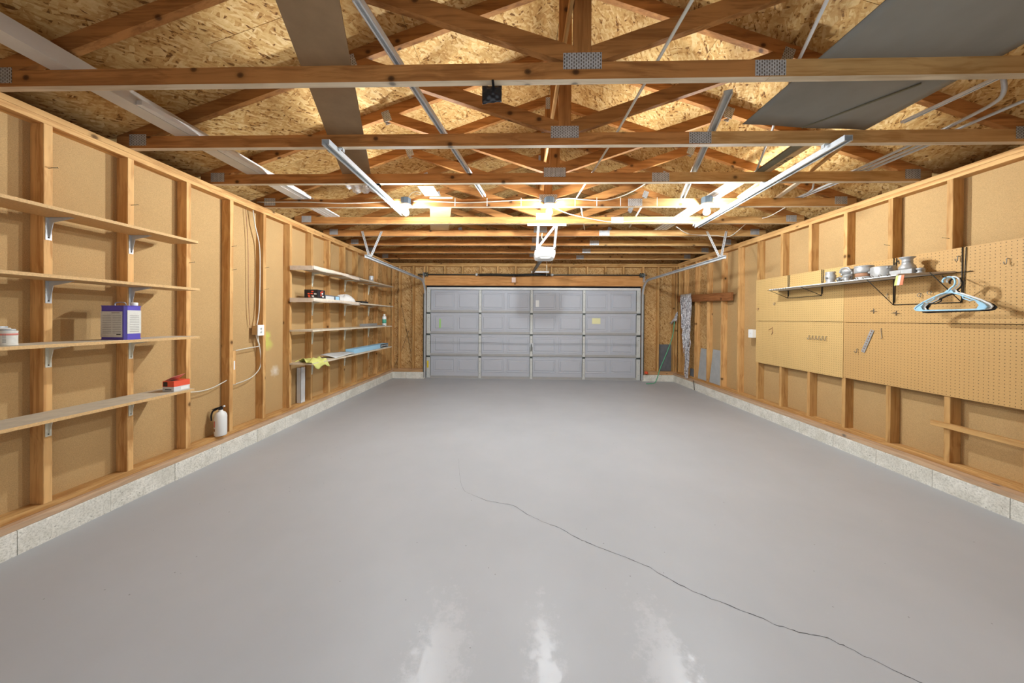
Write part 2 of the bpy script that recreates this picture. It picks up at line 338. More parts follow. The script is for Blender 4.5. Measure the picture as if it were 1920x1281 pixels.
# ------------------------------------------------------------------ geometry helpers
ORG = {}
def tag(o, label=None, cat=None, group=None, kind=None):
    if label: o['label'] = label
    if cat: o['category'] = cat
    if group: o['group'] = group
    if kind: o['kind'] = kind
    return o
def empty(name, loc, label=None, cat=None, group=None, kind=None, parent=None):
    o = bpy.data.objects.new(name, None); COL.objects.link(o); o.empty_display_size = 0.05
    loc = Vector(loc)
    if parent: o.parent = parent; o.location = loc-ORG[parent.name]
    else: o.location = loc
    ORG[o.name] = loc
    return tag(o, label, cat, group, kind)
class MB:
    def __init__(s): s.v = []; s.f = []; s.mi = []; s.sm = []; s.cur = 0
    def m(s, i): s.cur = i; return s
    def add(s, vs, fs, smooth=False):
        b = len(s.v); s.v += [Vector(p) for p in vs]
        for f in fs: s.f.append(tuple(b+i for i in f)); s.mi.append(s.cur); s.sm.append(smooth)
        return s
    def box(s, a, b):
        (x0, y0, z0), (x1, y1, z1) = a, b
        x0, x1 = min(x0, x1), max(x0, x1); y0, y1 = min(y0, y1), max(y0, y1); z0, z1 = min(z0, z1), max(z0, z1)
        return s.add([(x0, y0, z0), (x1, y0, z0), (x1, y1, z0), (x0, y1, z0), (x0, y0, z1), (x1, y0, z1), (x1, y1, z1), (x0, y1, z1)],
                     [(0, 3, 2, 1), (4, 5, 6, 7), (0, 1, 5, 4), (1, 2, 6, 5), (2, 3, 7, 6), (3, 0, 4, 7)])
    def beam(s, p0, p1, w, t, up=(0, 0, 1), ch=0.0):
        """bar from p0 to p1, w across, t along 'up'; chamfered long edges"""
        p0, p1 = Vector(p0), Vector(p1); d = (p1-p0).normalized(); up = Vector(up)
        sx = d.cross(up).normalized(); sz = sx.cross(d).normalized()
        a, b = w/2, t/2
        if ch: pr = [(-a+ch, -b), (a-ch, -b), (a, -b+ch), (a, b-ch), (a-ch, b), (-a+ch, b), (-a, b-ch), (-a, -b+ch)]
        else: pr = [(-a, -b), (a, -b), (a, b), (-a, b)]
        n = len(pr)
        vs = [p0+sx*x+sz*z for x, z in pr]+[p1+sx*x+sz*z for x, z in pr]
        fs = [(i, i+n, (i+1) % n+n, (i+1) % n) for i in range(n)]+[tuple(range(n)), tuple(range(2*n-1, n-1, -1))]
        return s.add(vs, fs)
    def prism(s, poly, off, smooth=False):
        n = len(poly); off = Vector(off); vs = [Vector(p) for p in poly]; vs += [p+off for p in vs]
        return s.add(vs, [tuple(range(n-1, -1, -1)), tuple(range(n, 2*n))]+[(i, (i+1) % n, (i+1) % n+n, i+n) for i in range(n)], smooth)
    def tube(s, pts, r, n=8, closed=False):
        pts = [Vector(p) for p in pts]; rings = []; L = len(pts)
        prev = None
        for i, p in enumerate(pts):
            if closed: d = pts[(i+1) % L]-pts[i-1]
            else: d = pts[min(i+1, L-1)]-pts[max(i-1, 0)]
            d.normalize()
            if prev is None:
                u = Vector((0, 0, 1)) if abs(d.z) < 0.9 else Vector((1, 0, 0))
            else: u = prev
            sx = d.cross(u).normalized(); u = sx.cross(d).normalized(); prev = u
            rr = r[i] if isinstance(r, (list, tuple)) else r
            rings.append([p+sx*math.cos(2*math.pi*k/n)*rr+u*math.sin(2*math.pi*k/n)*rr for k in range(n)])
        vs = [v for rg in rings for v in rg]; fs = []
        for i in range(L if closed else L-1):
            j = (i+1) % L
            for k in range(n): fs.append((i*n+k, i*n+(k+1) % n, j*n+(k+1) % n, j*n+k))
        if not closed: fs += [tuple(range(n-1, -1, -1)), tuple((L-1)*n+k for k in range(n))]
        return s.add(vs, fs, True)
    def lathe(s, prof, c, axis=(0, 0, 1), n=24, smooth=True):
        """prof: list of (radius, height) along axis from point c"""
        c = Vector(c); ax = Vector(axis).normalized(); u = ax.orthogonal().normalized(); w = ax.cross(u)
        vs = []; fs = []
        for r, h in prof:
            for k in range(n):
                t = 2*math.pi*k/n; vs.append(c+ax*h+(u*math.cos(t)+w*math.sin(t))*max(r, 1e-5))
        L = len(prof)
        for i in range(L-1):
            for k in range(n): fs.append((i*n+k, i*n+(k+1) % n, (i+1)*n+(k+1) % n, (i+1)*n+k))
        fs += [tuple(range(n-1, -1, -1)), tuple((L-1)*n+k for k in range(n))]
        return s.add(vs, fs, smooth)
    def grid(s, fn, nu, nv, smooth=True):
        vs = [fn(i/nu, j/nv) for i in range(nu+1) for j in range(nv+1)]
        fs = [(i*(nv+1)+j, (i+1)*(nv+1)+j, (i+1)*(nv+1)+j+1, i*(nv+1)+j+1) for i in range(nu) for j in range(nv)]
        return s.add(vs, fs, smooth)
    def build(s, name, mats, parent=None, origin=None, solid=0.0, bevel=0.0):
        if not isinstance(mats, (list, tuple)): mats = [mats]
        if origin is None:
            if parent is not None: origin = ORG[parent.name]
            else:
                xs = [v.x for v in s.v]; ys = [v.y for v in s.v]; zs = [v.z for v in s.v]
                origin = Vector(((min(xs)+max(xs))/2, (min(ys)+max(ys))/2, min(zs)))
        origin = Vector(origin)
        me = bpy.data.meshes.new(name); me.from_pydata([v-origin for v in s.v], [], s.f); me.update()
        for m_ in mats: me.materials.append(MT[m_])
        for p, mi, sm in zip(me.polygons, s.mi, s.sm): p.material_index = mi; p.use_smooth = sm
        bm = bmesh.new(); bm.from_mesh(me); bmesh.ops.recalc_face_normals(bm, faces=bm.faces); bm.to_mesh(me); bm.free()
        o = bpy.data.objects.new(name, me); COL.objects.link(o)
        if parent is not None: o.parent = parent; o.location = origin-ORG[parent.name]
        else: o.location = origin
        ORG[o.name] = origin
        if solid: md = o.modifiers.new('solid', 'SOLIDIFY'); md.thickness = solid; md.offset = 0
        if bevel:
            md = o.modifiers.new('bevel', 'BEVEL'); md.width = bevel; md.segments = 2; md.limit_method = 'ANGLE'
        return o
def inst(src, loc, parent=None, label=None):
    o = src.copy(); COL.objects.link(o); loc = Vector(loc)
    if parent is not None: o.parent = parent; o.location = loc-ORG[parent.name]
    else: o.parent = None; o.location = loc
    ORG[o.name] = loc
    if label: o['label'] = label
    return o
def one(mb, name, mats, label, cat, group=None, **kw):
    return tag(mb.build(name, mats, **kw), label, cat, group)
def B(a, b): return MB().box(a, b)
def vary(r=0.004): return random.uniform(-r, r)

# ================================================================== STRUCTURE
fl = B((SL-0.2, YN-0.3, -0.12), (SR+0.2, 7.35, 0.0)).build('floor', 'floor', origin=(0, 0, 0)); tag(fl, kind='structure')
# long crack in the slab: a thin open line following the paint
crk = [(-0.58, 3.011), (-0.53, 2.80), (-0.48, 2.571), (-0.422, 2.445), (-0.331, 2.382), (-0.233, 2.323), (-0.138, 2.299), (-0.029, 2.271), (0.079, 2.17), (0.192, 2.083), (0.287, 2.039), (0.391, 1.939), (0.435, 1.913), (0.576, 1.836), (0.728, 1.746), (0.809, 1.667), (0.884, 1.598), (0.992, 1.534), (1.096, 1.482), (1.177, 1.429), (1.262, 1.391), (1.361, 1.374), (1.41, 1.334), (1.465, 1.286), (1.53, 1.235), (1.59, 1.189)]
pts = []
for i in range(len(crk)-1):
    for k in range(5):
        t = k/5; a, b = crk[i], crk[i+1]
        pts.append((a[0]+(b[0]-a[0])*t+random.uniform(-.004, .004), a[1]+(b[1]-a[1])*t+random.uniform(-.004, .004)))
pts.append(crk[-1])
mb = MB(); vs = []; fs = []
for i, p in enumerate(pts):
    d = Vector((pts[min(i+1, len(pts)-1)][0]-pts[max(i-1, 0)][0], pts[min(i+1, len(pts)-1)][1]-pts[max(i-1, 0)][1], 0)).normalized()
    nrm = Vector((-d.y, d.x, 0)); u = i/len(pts)
    wv = (0.0008+0.0030*min(1, u*2.2))*random.uniform(0.3, 1.15)*(1 if u < 0.97 else 0.4)
    vs += [Vector((p[0], p[1], 0.0006))+nrm*wv*0.5, Vector((p[0], p[1], 0.0006))-nrm*wv*0.5]
    if i: fs.append((2*i-2, 2*i-1, 2*i+1, 2*i))
mb.add(vs, fs); mb.build('crack', 'crack', fl)

# ---- side walls
def side_wall(name, sgn, S, C, y0stud, n0, n1, fibre_until):
    root = empty(name, (S, YN, 0), kind='structure')
    out = S+sgn*W4
    # concrete curb blocks
    src = None; y = YN; L = 0.4064
    off = 0.30 if sgn < 0 else 0.14
    y = YN-off
    k = 0
    while y < YD+0.02:
        a, b = max(y, YN), min(y+L-0.003, YD+0.1)
        if b-a > 0.05:
            MB().beam(((C+out)/2+sgn*0.0, a, ZC/2-0.01), ((C+out)/2, b, ZC/2-0.01), abs(out-C)+0.0+vary(0.002), ZC+0.02-0.001, (0, 0, 1), 0.004).build('foundation_block', 'block', root)
        y += L; k += 1
    # sill plates (two boards) and double top plate
    for (xin, z0, nm) in ((C+sgn*0.004, ZC, 'lower_sill_plate'), (S, ZC+T, 'upper_sill_plate')):
        w = abs(out-xin)
        MB().beam(((xin+out)/2, YN, z0+T/2), ((xin+out)/2, YD+0.12, z0+T/2), w, T-0.001, (0, 0, 1), 0.002).build(nm, 'sill_y' if 'lower' in nm else 'stud_y', root)
    for j in (0, 1):
        z0 = ZT-2*T+j*T
        MB().beam(((S+out)/2+sgn*vary(0.001), YN, z0+T/2), ((S+out)/2, YD+0.12, z0+T/2), W4, T-0.001, (0, 0, 1), 0.0015).build('top_plate', 'stud_y', root)
    # studs
    z0, z1 = ZC+2*T, ZT-2*T
    src = None
    for i in range(n0, n1+1):
        yc = y0stud+0.4064*i
        if yc > YD-0.05: continue
        if src is None:
            src = MB().beam(((S+out)/2, yc, z0), ((S+out)/2, yc, z1), T, W4, (1, 0, 0), 0.002).build('stud', 'stud_z', root, origin=(S, yc, z0))
        else: inst(src, (S, yc, z0), root)
    # corner stud
    inst(src, (S, YD-0.015, z0), root)
    # sheathing sheets, 1.22 m wide
    y = YN
    edges = []
    e = y0stud+0.4064*n0
    while e < YD+0.12:
        edges.append(e); e += 1.2192
    edges = [YN]+[x for x in edges if x > YN+0.1]+[YD+0.12]
    for a, b in zip(edges[:-1], edges[1:]):
        mat = 'fibre' if (a+b)/2 < fibre_until else 'osb_y'
        B((out, a+0.001, ZC), (out+sgn*0.012, b-0.001, ZT)).build('sheathing_panel', mat, root)
    # soffit and fascia boards closing the eave outside the wall
    B((out+sgn*0.013, YN-0.1, ZT-0.06), (XM+sgn*3.72, 7.2, ZT-0.05)).build('soffit_board', 'chord_y', root)
    B((XM+sgn*3.70, YN-0.1, ZT-0.05), (XM+sgn*3.72, 7.2, 2.61+0.0)).build('fascia_board', 'chord_y', root)
    return root
wl = side_wall('wall_left', -1, SL, CL, 1.829-0.4064*5, 0, 17, 5.3)
wr = side_wall('wall_right', 1, SR, CR, 2.646-0.4064*7, 0, 17, 5.5)

# ---- door wall
wf = empty('wall_far', (XM, YS, 0), kind='structure')
DX0, DX1 = -2.14, 2.79
yo = YS+W4
for a, b in ((SL-0.08, DX0), (DX1, SR+0.08)):
    n = 2; L = (b-a)/n
    for k in range(n): MB().beam((a+k*L, (YD+yo)/2, ZC/2-0.01), (a+(k+1)*L-0.003, (YD+yo)/2, ZC/2-0.01), yo-YD, ZC+0.019, (0, 0, 1), 0.004).build('foundation_block', 'block', wf)
    for j in (0, 1):
        MB().beam((a, (YS+yo)/2, ZC+T*(j+.5)), (b, (YS+yo)/2, ZC+T*(j+.5)), W4, T-0.001, (0, 0, 1), 0.002).build('sill_plate', 'sill_x', wf)
for j in (0, 1): MB().beam((SL, (YS+yo)/2, ZT-T*(j+.5)), (SR, (YS+yo)/2, ZT-T*(j+.5)), W4, T-0.001, (0, 0, 1), 0.002).build('top_plate', 'stud_x', wf)
for x in (SL+0.02, -2.74, -2.42, DX0-0.02, DX1+0.02, 3.15, 3.50, SR-0.02):
    MB().beam((x, (YS+yo)/2, ZC+2*T), (x, (YS+yo)/2, ZT-2*T), T, W4, (0, 1, 0), 0.002).build('stud', 'stud_z', wf)
HB0, HB1 = 2.135, 2.375
MB().beam((DX0, (YS+yo)/2, (HB0+HB1)/2), (DX1, (YS+yo)/2, (HB0+HB1)/2), W4, HB1-HB0, (0, 0, 1), 0.004).build('header_beam', 'beam', wf)
src = None
for i in range(12):
    x = -2.10+0.4064*i
    if x > DX1-0.05: break
    if src is None: src = MB().beam((x, (YS+yo)/2, HB1), (x, (YS+yo)/2, ZT-2*T), T, W4, (0, 1, 0), 0.002).build('cripple_stud', 'stud_z', wf, origin=(x, YS, HB1))
    else: inst(src, (x, YS, HB1), wf)
for a, b, z0, z1 in ((SL-0.09, DX0, ZC, ZT), (DX1, SR+0.09, ZC, ZT), (DX0, XM, HB1, ZT), (XM, DX1, HB1, ZT)):
    B((a+0.001, yo, z0), (b-0.001, yo+0.012, z1)).build('sheathing_panel', 'osb_x', wf)
def gable(y, root):   # triangle above the top plate
    for s_ in (-1, 1):
        MB().prism([(XM, y, ZT), (XM+s_*3.35, y, ZT), (XM+s_*3.35, y, 2.735), (XM, y, 3.89)], (0, 0.012, 0)).build('gable_panel', 'osb_x', root)
gable(yo, wf)
MB().tube([(-2.80, YS+0.075, 2.08), (-2.66, YS+0.078, 1.4), (-2.50, YS+0.08, 0.60)], 0.003, 6).build('stapled_wire', 'wire', wf)
MB().tube([(-2.55, YS+0.08, 1.09), (-2.70, YS+0.078, 0.66), (-2.88, YS+0.075, 0.24)], 0.003, 6).build('stapled_wire', 'wire', wf)

# ---- wall behind the camera, with an opening added to let the fill lamp in
wn = empty('wall_near', (XM, YN, 0), kind='structure')
for a, b, z0, z1 in ((SL-0.09, -1.55, 0, ZT), (2.2, SR+0.09, 0, ZT), (-1.55, 2.2, 2.42, ZT), (-1.55, 2.2, 0, 0.25)):
    B((a, YN-0.012, z0), (b, YN, z1)).build('sheathing_panel', 'fibre', wn)
gable(YN-0.012, wn)
for x in (SL+0.3, SL+0.7, SL+1.1, SR-0.3, SR-0.7, SR-1.1):
    MB().beam((x, YN+0.045, 0), (x, YN+0.045, ZT), T, W4, (0, 1, 0), 0.002).build('stud', 'stud_z', wn)

# ---- ceiling: roof sheets of oriented strand board on both slopes
cl = empty('ceiling', (XM, YN, ZT), kind='structure')
sl = 0.345; ang = math.atan(sl)
def zr(dx): return 3.894-sl*dx
for s_ in (-1, 1):
    r = 0; dx = 0.002
    while dx < 3.7:
        dx2 = min(dx+1.2192*math.cos(ang), 3.72)
        y = YN-0.1-(0 if r % 2 else 1.22)
        while y < 7.2:
            a, b = max(y, YN-0.1), min(y+2.44, 7.2)
            if b-a > 0.1:
                MB().prism([(XM+s_*dx, a+0.0015, zr(dx)), (XM+s_*(dx2-0.003), a+0.0015, zr(dx2-0.003)), (XM+s_*(dx2-0.003), a+0.0015, zr(dx2-0.003)+0.012), (XM+s_*dx, a+0.0015, zr(dx)+0.012)], (0, b-a-0.003, 0)).build('roof_panel', 'osb_roof', cl)
            y += 2.44
        dx = dx2; r += 1

# ================================================================== ROOF TRUSSES
def clip(poly, a, b, c):   # keep a*x+b*z+c >= 0
    out = []
    for i in range(len(poly)):
        p, q_ = poly[i], poly[(i+1) % len(poly)]
        fp, fq = a*p[0]+b*p[1]+c, a*q_[0]+b*q_[1]+c
        if fp >= 0: out.append(p)
        if (fp >= 0) != (fq >= 0):
            t = fp/(fp-fq); out.append((p[0]+(q_[0]-p[0])*t, p[1]+(q_[1]-p[1])*t))
    return out
def member(poly, s_, y0, t=T, pale=False):
    mb = MB().prism([(XM+s_*x, y0, z) for x, z in poly], (0, t, 0))
    if pale:   # lower face of the chord gets a paler wood colour
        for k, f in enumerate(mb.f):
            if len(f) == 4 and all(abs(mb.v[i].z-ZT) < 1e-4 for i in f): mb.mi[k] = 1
    return mb
ZB = ZT+W4     # top of the bottom chord
PK = 3.80
def make_truss(y0, label):
    root = empty('roof_truss', (XM, y0, ZT), label, 'truss', 'roof trusses')
    # bottom chord of two spliced boards
    bc = clip([(-3.35, ZT), (0.96, ZT), (0.96, ZB), (-3.35, ZB)], sl, 1*-1, PK+0.09)
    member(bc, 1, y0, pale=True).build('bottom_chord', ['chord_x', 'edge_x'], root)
    bc = clip([(0.962, ZT), (3.35, ZT), (3.35, ZB), (0.962, ZB)], -sl, -1, PK+0.09)
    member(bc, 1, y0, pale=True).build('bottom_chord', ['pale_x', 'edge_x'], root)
    for s_ in (-1, 1):
        tc = [(0.0005, PK), (3.35, PK-sl*3.35), (3.35, PK-sl*3.35+0.0935), (0.0005, PK+0.0935)]
        tc = clip(tc, 0, 1, -(ZB+0.0005))
        member(tc, s_, y0).build('top_chord', 'chord_x', root)
        k = 0.335; z0 = ZB-0.025
        wb = [(0, z0), (2.2, z0+k*2.2), (2.2, z0+k*2.2+0.094), (0, z0+0.094)]
        wb = clip(wb, 0, 1, -(ZB+0.0005)); wb = clip(wb, 1, 0, -0.0455); wb = clip(wb, -sl, -1, PK-0.0005)
        member(wb, s_, y0).build('web', 'chord_x', root)
    member([(-0.0445, ZB), (0.0445, ZB), (0.0445, PK-sl*0.0445), (0, PK-0.0005), (-0.0445, PK-sl*0.0445)], 1, y0).build('king_post', 'chord_z', root)
    def pl(x, z, w, h, rot=0):
        c, s2 = math.cos(rot), math.sin(rot)
        for yy in (y0-0.0018, y0+T+0.0003):
            P = [(x+dx*c-dz*s2, z+dx*s2+dz*c) for dx, dz in ((-w/2, -h/2), (w/2, -h/2), (w/2, h/2), (-w/2, h/2))]
            MB().prism([(XM+a, yy, b) for a, b in P], (0, 0.0015, 0)).build('nail_plate', 'nail', root)
            if yy < y0: continue
    pl(0.0, ZB+0.005, 0.20, 0.085)
    pl(0.962, ZT+0.045, 0.155, 0.080)
    pl(-3.185, ZT+0.062, 0.13, 0.085); pl(3.185, ZT+0.062, 0.13, 0.085)
    pl(0, PK+0.0, 0.075, 0.13)
    pl(-1.57, PK-sl*1.57+0.01, 0.075, 0.10, ang); pl(1.57, PK-sl*1.57+0.01, 0.075, 0.10, -ang)
    return root
def copy_tree(o, dy, parent=None):
    c = o.copy(); COL.objects.link(c)
    if parent is not None: c.parent = parent
    else: c.location = o.location+Vector((0, dy, 0))
    for ch in o.children: copy_tree(ch, dy, c)
    return c
tl = ['timber roof truss nearest the camera, its bottom chord widest across the picture',
      'second timber roof truss from the camera, behind the widest one',
      'third timber roof truss from the camera, beyond the ends of the steel storage channels',
      'timber roof truss that carries the white cable and the three lamps',
      'first timber roof truss beyond the three lamps, opener bracket fixed under it',
      'second timber roof truss beyond the three lamps, above the opener motor',
      'third timber roof truss beyond the three lamps',
      'fourth timber roof truss beyond the three lamps, second in front of the door wall',
      'last timber roof truss, nearest the garage door wall']
TY = [1.618+0.6096*i for i in range(9)]
t0 = make_truss(TY[0], tl[0])
for i in range(1, 9):
    c = copy_tree(t0, 0.6096*i); c['label'] = tl[i]
for k, lb in ((-1, 'timber roof truss just overhead in front of the camera, out of the picture'), (-2, 'timber roof truss directly above the camera position')):
    pass
c = copy_tree(t0, -0.6096); c['label'] = 'timber roof truss just above the top edge of the picture, nearest of all'
c = copy_tree(t0, -0.6096*2); c['label'] = 'timber roof truss directly overhead where the photographer stands'
# long ridge brace nailed along the king posts
one(MB().beam((0.265, YN, 3.08), (0.265, 6.9, 2.98), 0.019, 0.06, (0, 0, 1), 0.001), 'ridge_brace', 'stud_y', 'thin light wooden lath running lengthwise beside the king posts', 'brace')

# ================================================================== GARAGE DOOR
DY = 7.055
dr = empty('door_1', (XM, DY, 0), kind='structure'); dr['label'] = 'closed grey sectional garage door with rows of raised rectangular panels'
secz = [0.0, 0.515, 1.025, 1.515, 2.10]
DL, DR_ = -2.125, 2.775
stx = [DL+0.05, -0.88, 0.30, 1.495, DR_-0.05]
for k in range(4):
    z0, z1 = secz[k]+0.004, secz[k+1]-0.004
    s0 = MB()
    s0.box((DL, DY, z0), (DR_, DY+0.04, z1))
    sec = s0.build('door_section', 'door', dr, origin=(XM, DY, z0))
    # top and bottom rails of the section
    r = MB().box((DL+0.02, DY-0.015, z0), (DR_-0.02, DY-0.0002, z0+0.050)); r.build('section_rail', 'rail', sec)
    r = MB().box((DL+0.02, DY-0.010, z1-0.018), (DR_-0.02, DY-0.0002, z1)); r.build('section_rail', 'door', sec)
    # raised panels
    for b in range(4):
        xa, xb = stx[b]+0.030, stx[b+1]-0.035
        if b == 0: xa += 0.08
        if b == 3: xb -= 0.08
        g = 0.065; w = (xb-xa-g)/2
        for j in (0, 1):
            x0 = xa+j*(w+g); x1 = x0+w
            za, zb_ = z0+0.080, z1-0.055
            if k == 0: za += 0.06
            if k == 3: zb_ -= 0.06
            # pressed panel: outer groove lip, sloped border, field standing proud
            def ring(ins, y): return [(x0+ins, DY+y, za+ins), (x1-ins, DY+y, za+ins), (x1-ins, DY+y, zb_-ins), (x0+ins, DY+y, zb_-ins)]
            rs = [ring(0, -0.0003), ring(0.004, -0.010), ring(0.016, -0.010), ring(0.020, -0.001), ring(0.042, -0.001), ring(0.052, -0.013)]
            vs = [v for rg in rs for v in rg]; fs = []
            for i in range(5):
                for m_ in range(4): fs.append((i*4+m_, i*4+(m_+1) % 4, (i+1)*4+(m_+1) % 4, (i+1)*4+m_))
            fs.append((20, 21, 22, 23))
            MB().add(vs, fs).build('raised_panel', 'door', sec)
    # stiles
    for i, x in enumerate(stx):
        w = 0.055 if 0 < i < 4 else 0.085
        s1 = MB().box((x-w/2, DY-0.028, z0+0.004), (x+w/2, DY-0.0165, z1-0.004)); s1.m(1); s1.box((x-w/2-0.007, DY-0.0165, z0+0.055), (x-w/2, DY-0.0005, z1-0.022)); s1.box((x+w/2, DY-0.0165, z0+0.055), (x+w/2+0.007, DY-0.0005, z1-0.022))  # side strips coloured dark for the shadowed gaps beside each stile
        for zz in (0.22, 0.78): s1.lathe([(0.006, 0), (0.006, 0.002)], (x, DY-0.0285, z0+(z1-z0)*zz), (0, -1, 0), 8)
        s1.build('stile', ['stile', 'galv_d'], sec)
        if k < 3:
            h_ = MB().box((x-w/2-0.002, DY-0.034, z1-0.03), (x+w/2+0.002, DY-0.0285, z1+0.006)); h_.tube([(x-w/2-0.006, DY-0.037, z1+0.003), (x+w/2+0.006, DY-0.037, z1+0.003)], 0.006, 8)
            h_.build('hinge', 'galv_d', sec)
    if k:
        B((DL, DY-0.0155, z0-0.007), (DR_, DY+0.02, z0-0.001)).build('section_joint', 'door_d', sec)
st = MB().box((DL+0.02, DY-0.060, 2.045), (DR_-0.02, DY-0.036, 2.052)); st.box((DL+0.02, DY-0.060, 2.052), (DR_-0.02, DY-0.056, 2.072)); st.box((DL+0.02, DY-0.060, 2.068), (DR_-0.02, DY-0.036, 2.072)); st.box((DL+0.02, DY-0.042, 2.072), (DR_-0.02, DY-0.036, 2.095))
st.build('strut', 'white', dr)
B((DL, DY-0.012, -0.001), (DR_, DY-0.0005, 0.018)).build('bottom_seal', 'white', dr)
mb = MB(); 
for z in (0.80, 0.83): mb.tube([(DL+0.05, DY-0.040, z+0.01), (-0.88, DY-0.038, z+0.004), (0.30, DY-0.045, z-0.012), (1.49, DY-0.038, z+0.002), (DR_-0.05, DY-0.040, z-0.012 if z < .81 else z-0.005)], 0.0018, 6)
mb.build('lock_cable', 'galv_d', dr)
mb = MB().box((0.26, DY-0.05, 0.74), (0.34, DY-0.029, 0.83)); mb.m(1).tube([(0.30, DY-0.055, 0.80), (0.30, DY-0.07, 0.78), (0.30, DY-0.07, 0.66), (0.29, DY-0.06, 0.65)], 0.010, 8)
mb.build('lock_handle', ['galv', 'galv_d'], dr)
lb = B((1.68, DY-0.0155, 1.28), (1.87, DY-0.0138, 1.41)).build('yellow_note', 'note', dr); lb['label'] = 'pale yellow paper note'
lb = B((0.395, DY-0.0155, 1.66), (0.47, DY-0.0138, 1.81)).build('white_sticker', 'plastic_w', dr); lb['label'] = 'small white sticker'
lb = B((-1.83, DY-0.0155, 1.16), (-1.79, DY-0.0138, 1.37)).build('lime_paint_mark', 'lime', dr); lb['label'] = 'lime green paint mark'
lb = B((DL+0.02, DY-0.030, 0.24), (DL+0.06, DY-0.0285, 0.40)).build('warning_sticker', 'yellow', dr); lb['label'] = 'yellow warning sticker'

# ---- tracks
def track(name, x, sgn, label):
    root = empty(name, (x, 6.95, 0), label, 'track', 'garage door tracks')
    ex = 4.22
    # C section swept through the bend
    path = [(x, 6.965, 0.02), (x, 6.965, 1.0), (x, 6.965, 1.92)]
    for i in range(1, 9):
        a = math.pi/2*i/8; path.append((x, 6.965-0.32*(1-math.cos(a)), 1.92+0.32*math.sin(a)))
    path += [(x-sgn*0.0, 5.5, 2.243), (x, ex, 2.243)]
    P = [Vector(p) for p in path]; n = len(P)
    mb = MB(); prof = [(-0.022, 0), (0.022, 0), (0.022, 0.028), (0.014, 0.028), (0.014, 0.022), (0.019, 0.022), (0.019, 0.003), (-0.019, 0.003), (-0.019, 0.022), (-0.014, 0.022), (-0.014, 0.028), (-0.022, 0.028)]
    vs = []; fs = []
    for i, p in enumerate(P):
        d = (P[min(i+1, n-1)]-P[max(i-1, 0)]).normalized(); nn = Vector((1, 0, 0)).cross(d).normalized()
        for u, w in prof: vs.append(p+nn*u+Vector((-sgn*w, 0, 0)))
    m_ = len(prof)
    for i in range(n-1):
        for k in range(m_): fs.append((i*m_+k, i*m_+(k+1) % m_, (i+1)*m_+(k+1) % m_, (i+1)*m_+k))
    fs += [tuple(range(m_-1, -1, -1)), tuple((n-1)*m_+k for k in range(m_))]
    mb.add(vs, fs); mb.build('rail', 'galv', root)
    # vertical wall angle
    B((x+sgn*0.004, 6.945, 0.02), (x+sgn*0.008, YS-0.001, 1.95)).build('wall_angle', 'galv_d', root)
    B((x+sgn*0.004, YS-0.004, 0.02), (x+sgn*0.034, YS-0.001, 1.95)).build('wall_angle', 'galv_d', root)
    # drum on the torsion shaft end
    # sway hangers of perforated angle
    for (x2, y2) in ((x-sgn*0.06, TY[5]+0.045), (x+sgn*0.30*-1 if False else x+sgn*0.02, TY[4]+0.045)):
        pass
    def perf(p0, p1, nm):
        p0, p1 = Vector(p0), Vector(p1)
        mb = MB().beam(p0, p1, 0.032, 0.003, (0, 1, 0)); d = (p1-p0); L = d.length; d.normalize()
        mb.beam(p0+Vector((sgn*0.016, 0.012, 0)), p1+Vector((sgn*0.016, 0.012, 0)), 0.003, 0.026, (0, 1, 0))
        mb.m(1); sx = d.cross(Vector((0, 1, 0))).normalized()
        for i in range(int(L/0.032)):
            c = p0+d*(0.016+i*0.032)+Vector((0, -0.0022, 0))
            mb.lathe([(0.006, 0), (0.006, 0.0012)], c, (0, -1, 0), 6)
        mb.build(nm, ['galv', 'wire'], root)
    perf((x+0.00, 4.36, 2.26), (x-0.24 if sgn < 0 else x-0.02, 4.62, 2.70), 'hanger_strap')
    perf((x+0.02, 4.36, 2.26), (x+0.06 if sgn < 0 else x+0.26, 4.62, 2.70), 'hanger_strap')
track('garage_door_track', -2.15, -1, 'galvanised steel door track at the left, curving up beside the far left shelves')
track('garage_door_track', 2.80, 1, 'galvanised steel door track at the right, curving up toward the pegboard wall')

# ---- torsion shaft, spring, drums
ts = empty('torsion_spring_shaft', (XM, 6.90, 2.375), 'steel shaft across the top of the garage door carrying a black spring', 'shaft')
MB().tube([(-2.29, 6.915, 2.375), (DX1+0.06, 6.915, 2.375)], 0.0135, 10).build('shaft', 'galv_d', ts)
def sag(x): return 2.375
pts = []
n = 42
mb = MB()
turns = 70; seg = 8
for i in range(turns*seg+1):
    t = i/(turns*seg); a = 2*math.pi*i/seg; x = -0.90+1.60*t
    pts.append((x, 6.915+0.027*math.cos(a), 2.372+0.006*math.sin(6.283*t*1.5)+0.027*math.sin(a)))
mb.tube(pts, 0.0075, 4)
mb.build('spring', 'rubber', ts)
for x in (-0.93, 0.73): MB().lathe([(0.03, 0), (0.034, 0.01), (0.03, 0.04), (0.02, 0.05)], (x, 6.915, 2.375), (1 if x > 0 else -1, 0, 0), 14).build('spring_cone', 'galv', ts)
for x, s_ in ((-2.13, 1), (2.77, -1)):
    MB().lathe([(0.05, 0), (0.055, 0.008), (0.04, 0.014), (0.04, 0.05), (0.052, 0.056), (0.045, 0.066)], (x, 6.915, 2.375), (s_, 0, 0), 20).build('cable_drum', 'galv_d', ts)
    B((x-s_*0.03, 6.87, 2.22), (x-s_*0.025, YS-0.001, 2.42)).build('bearing_plate', 'galv', ts)
B((0.28, 6.935, 2.36), (0.33, YS-0.001, 2.41)).build('center_bracket', 'galv', ts)
o = one(MB().box((-0.155, 6.878, 2.20), (-0.065, 6.880, 2.31)).tube([(-0.11, 6.879, 2.31), (-0.105, 6.885, 2.345)], 0.002, 5), 'warning_tag', ['tagp'], 'small pinkish white tag hanging from the torsion spring', 'tag')

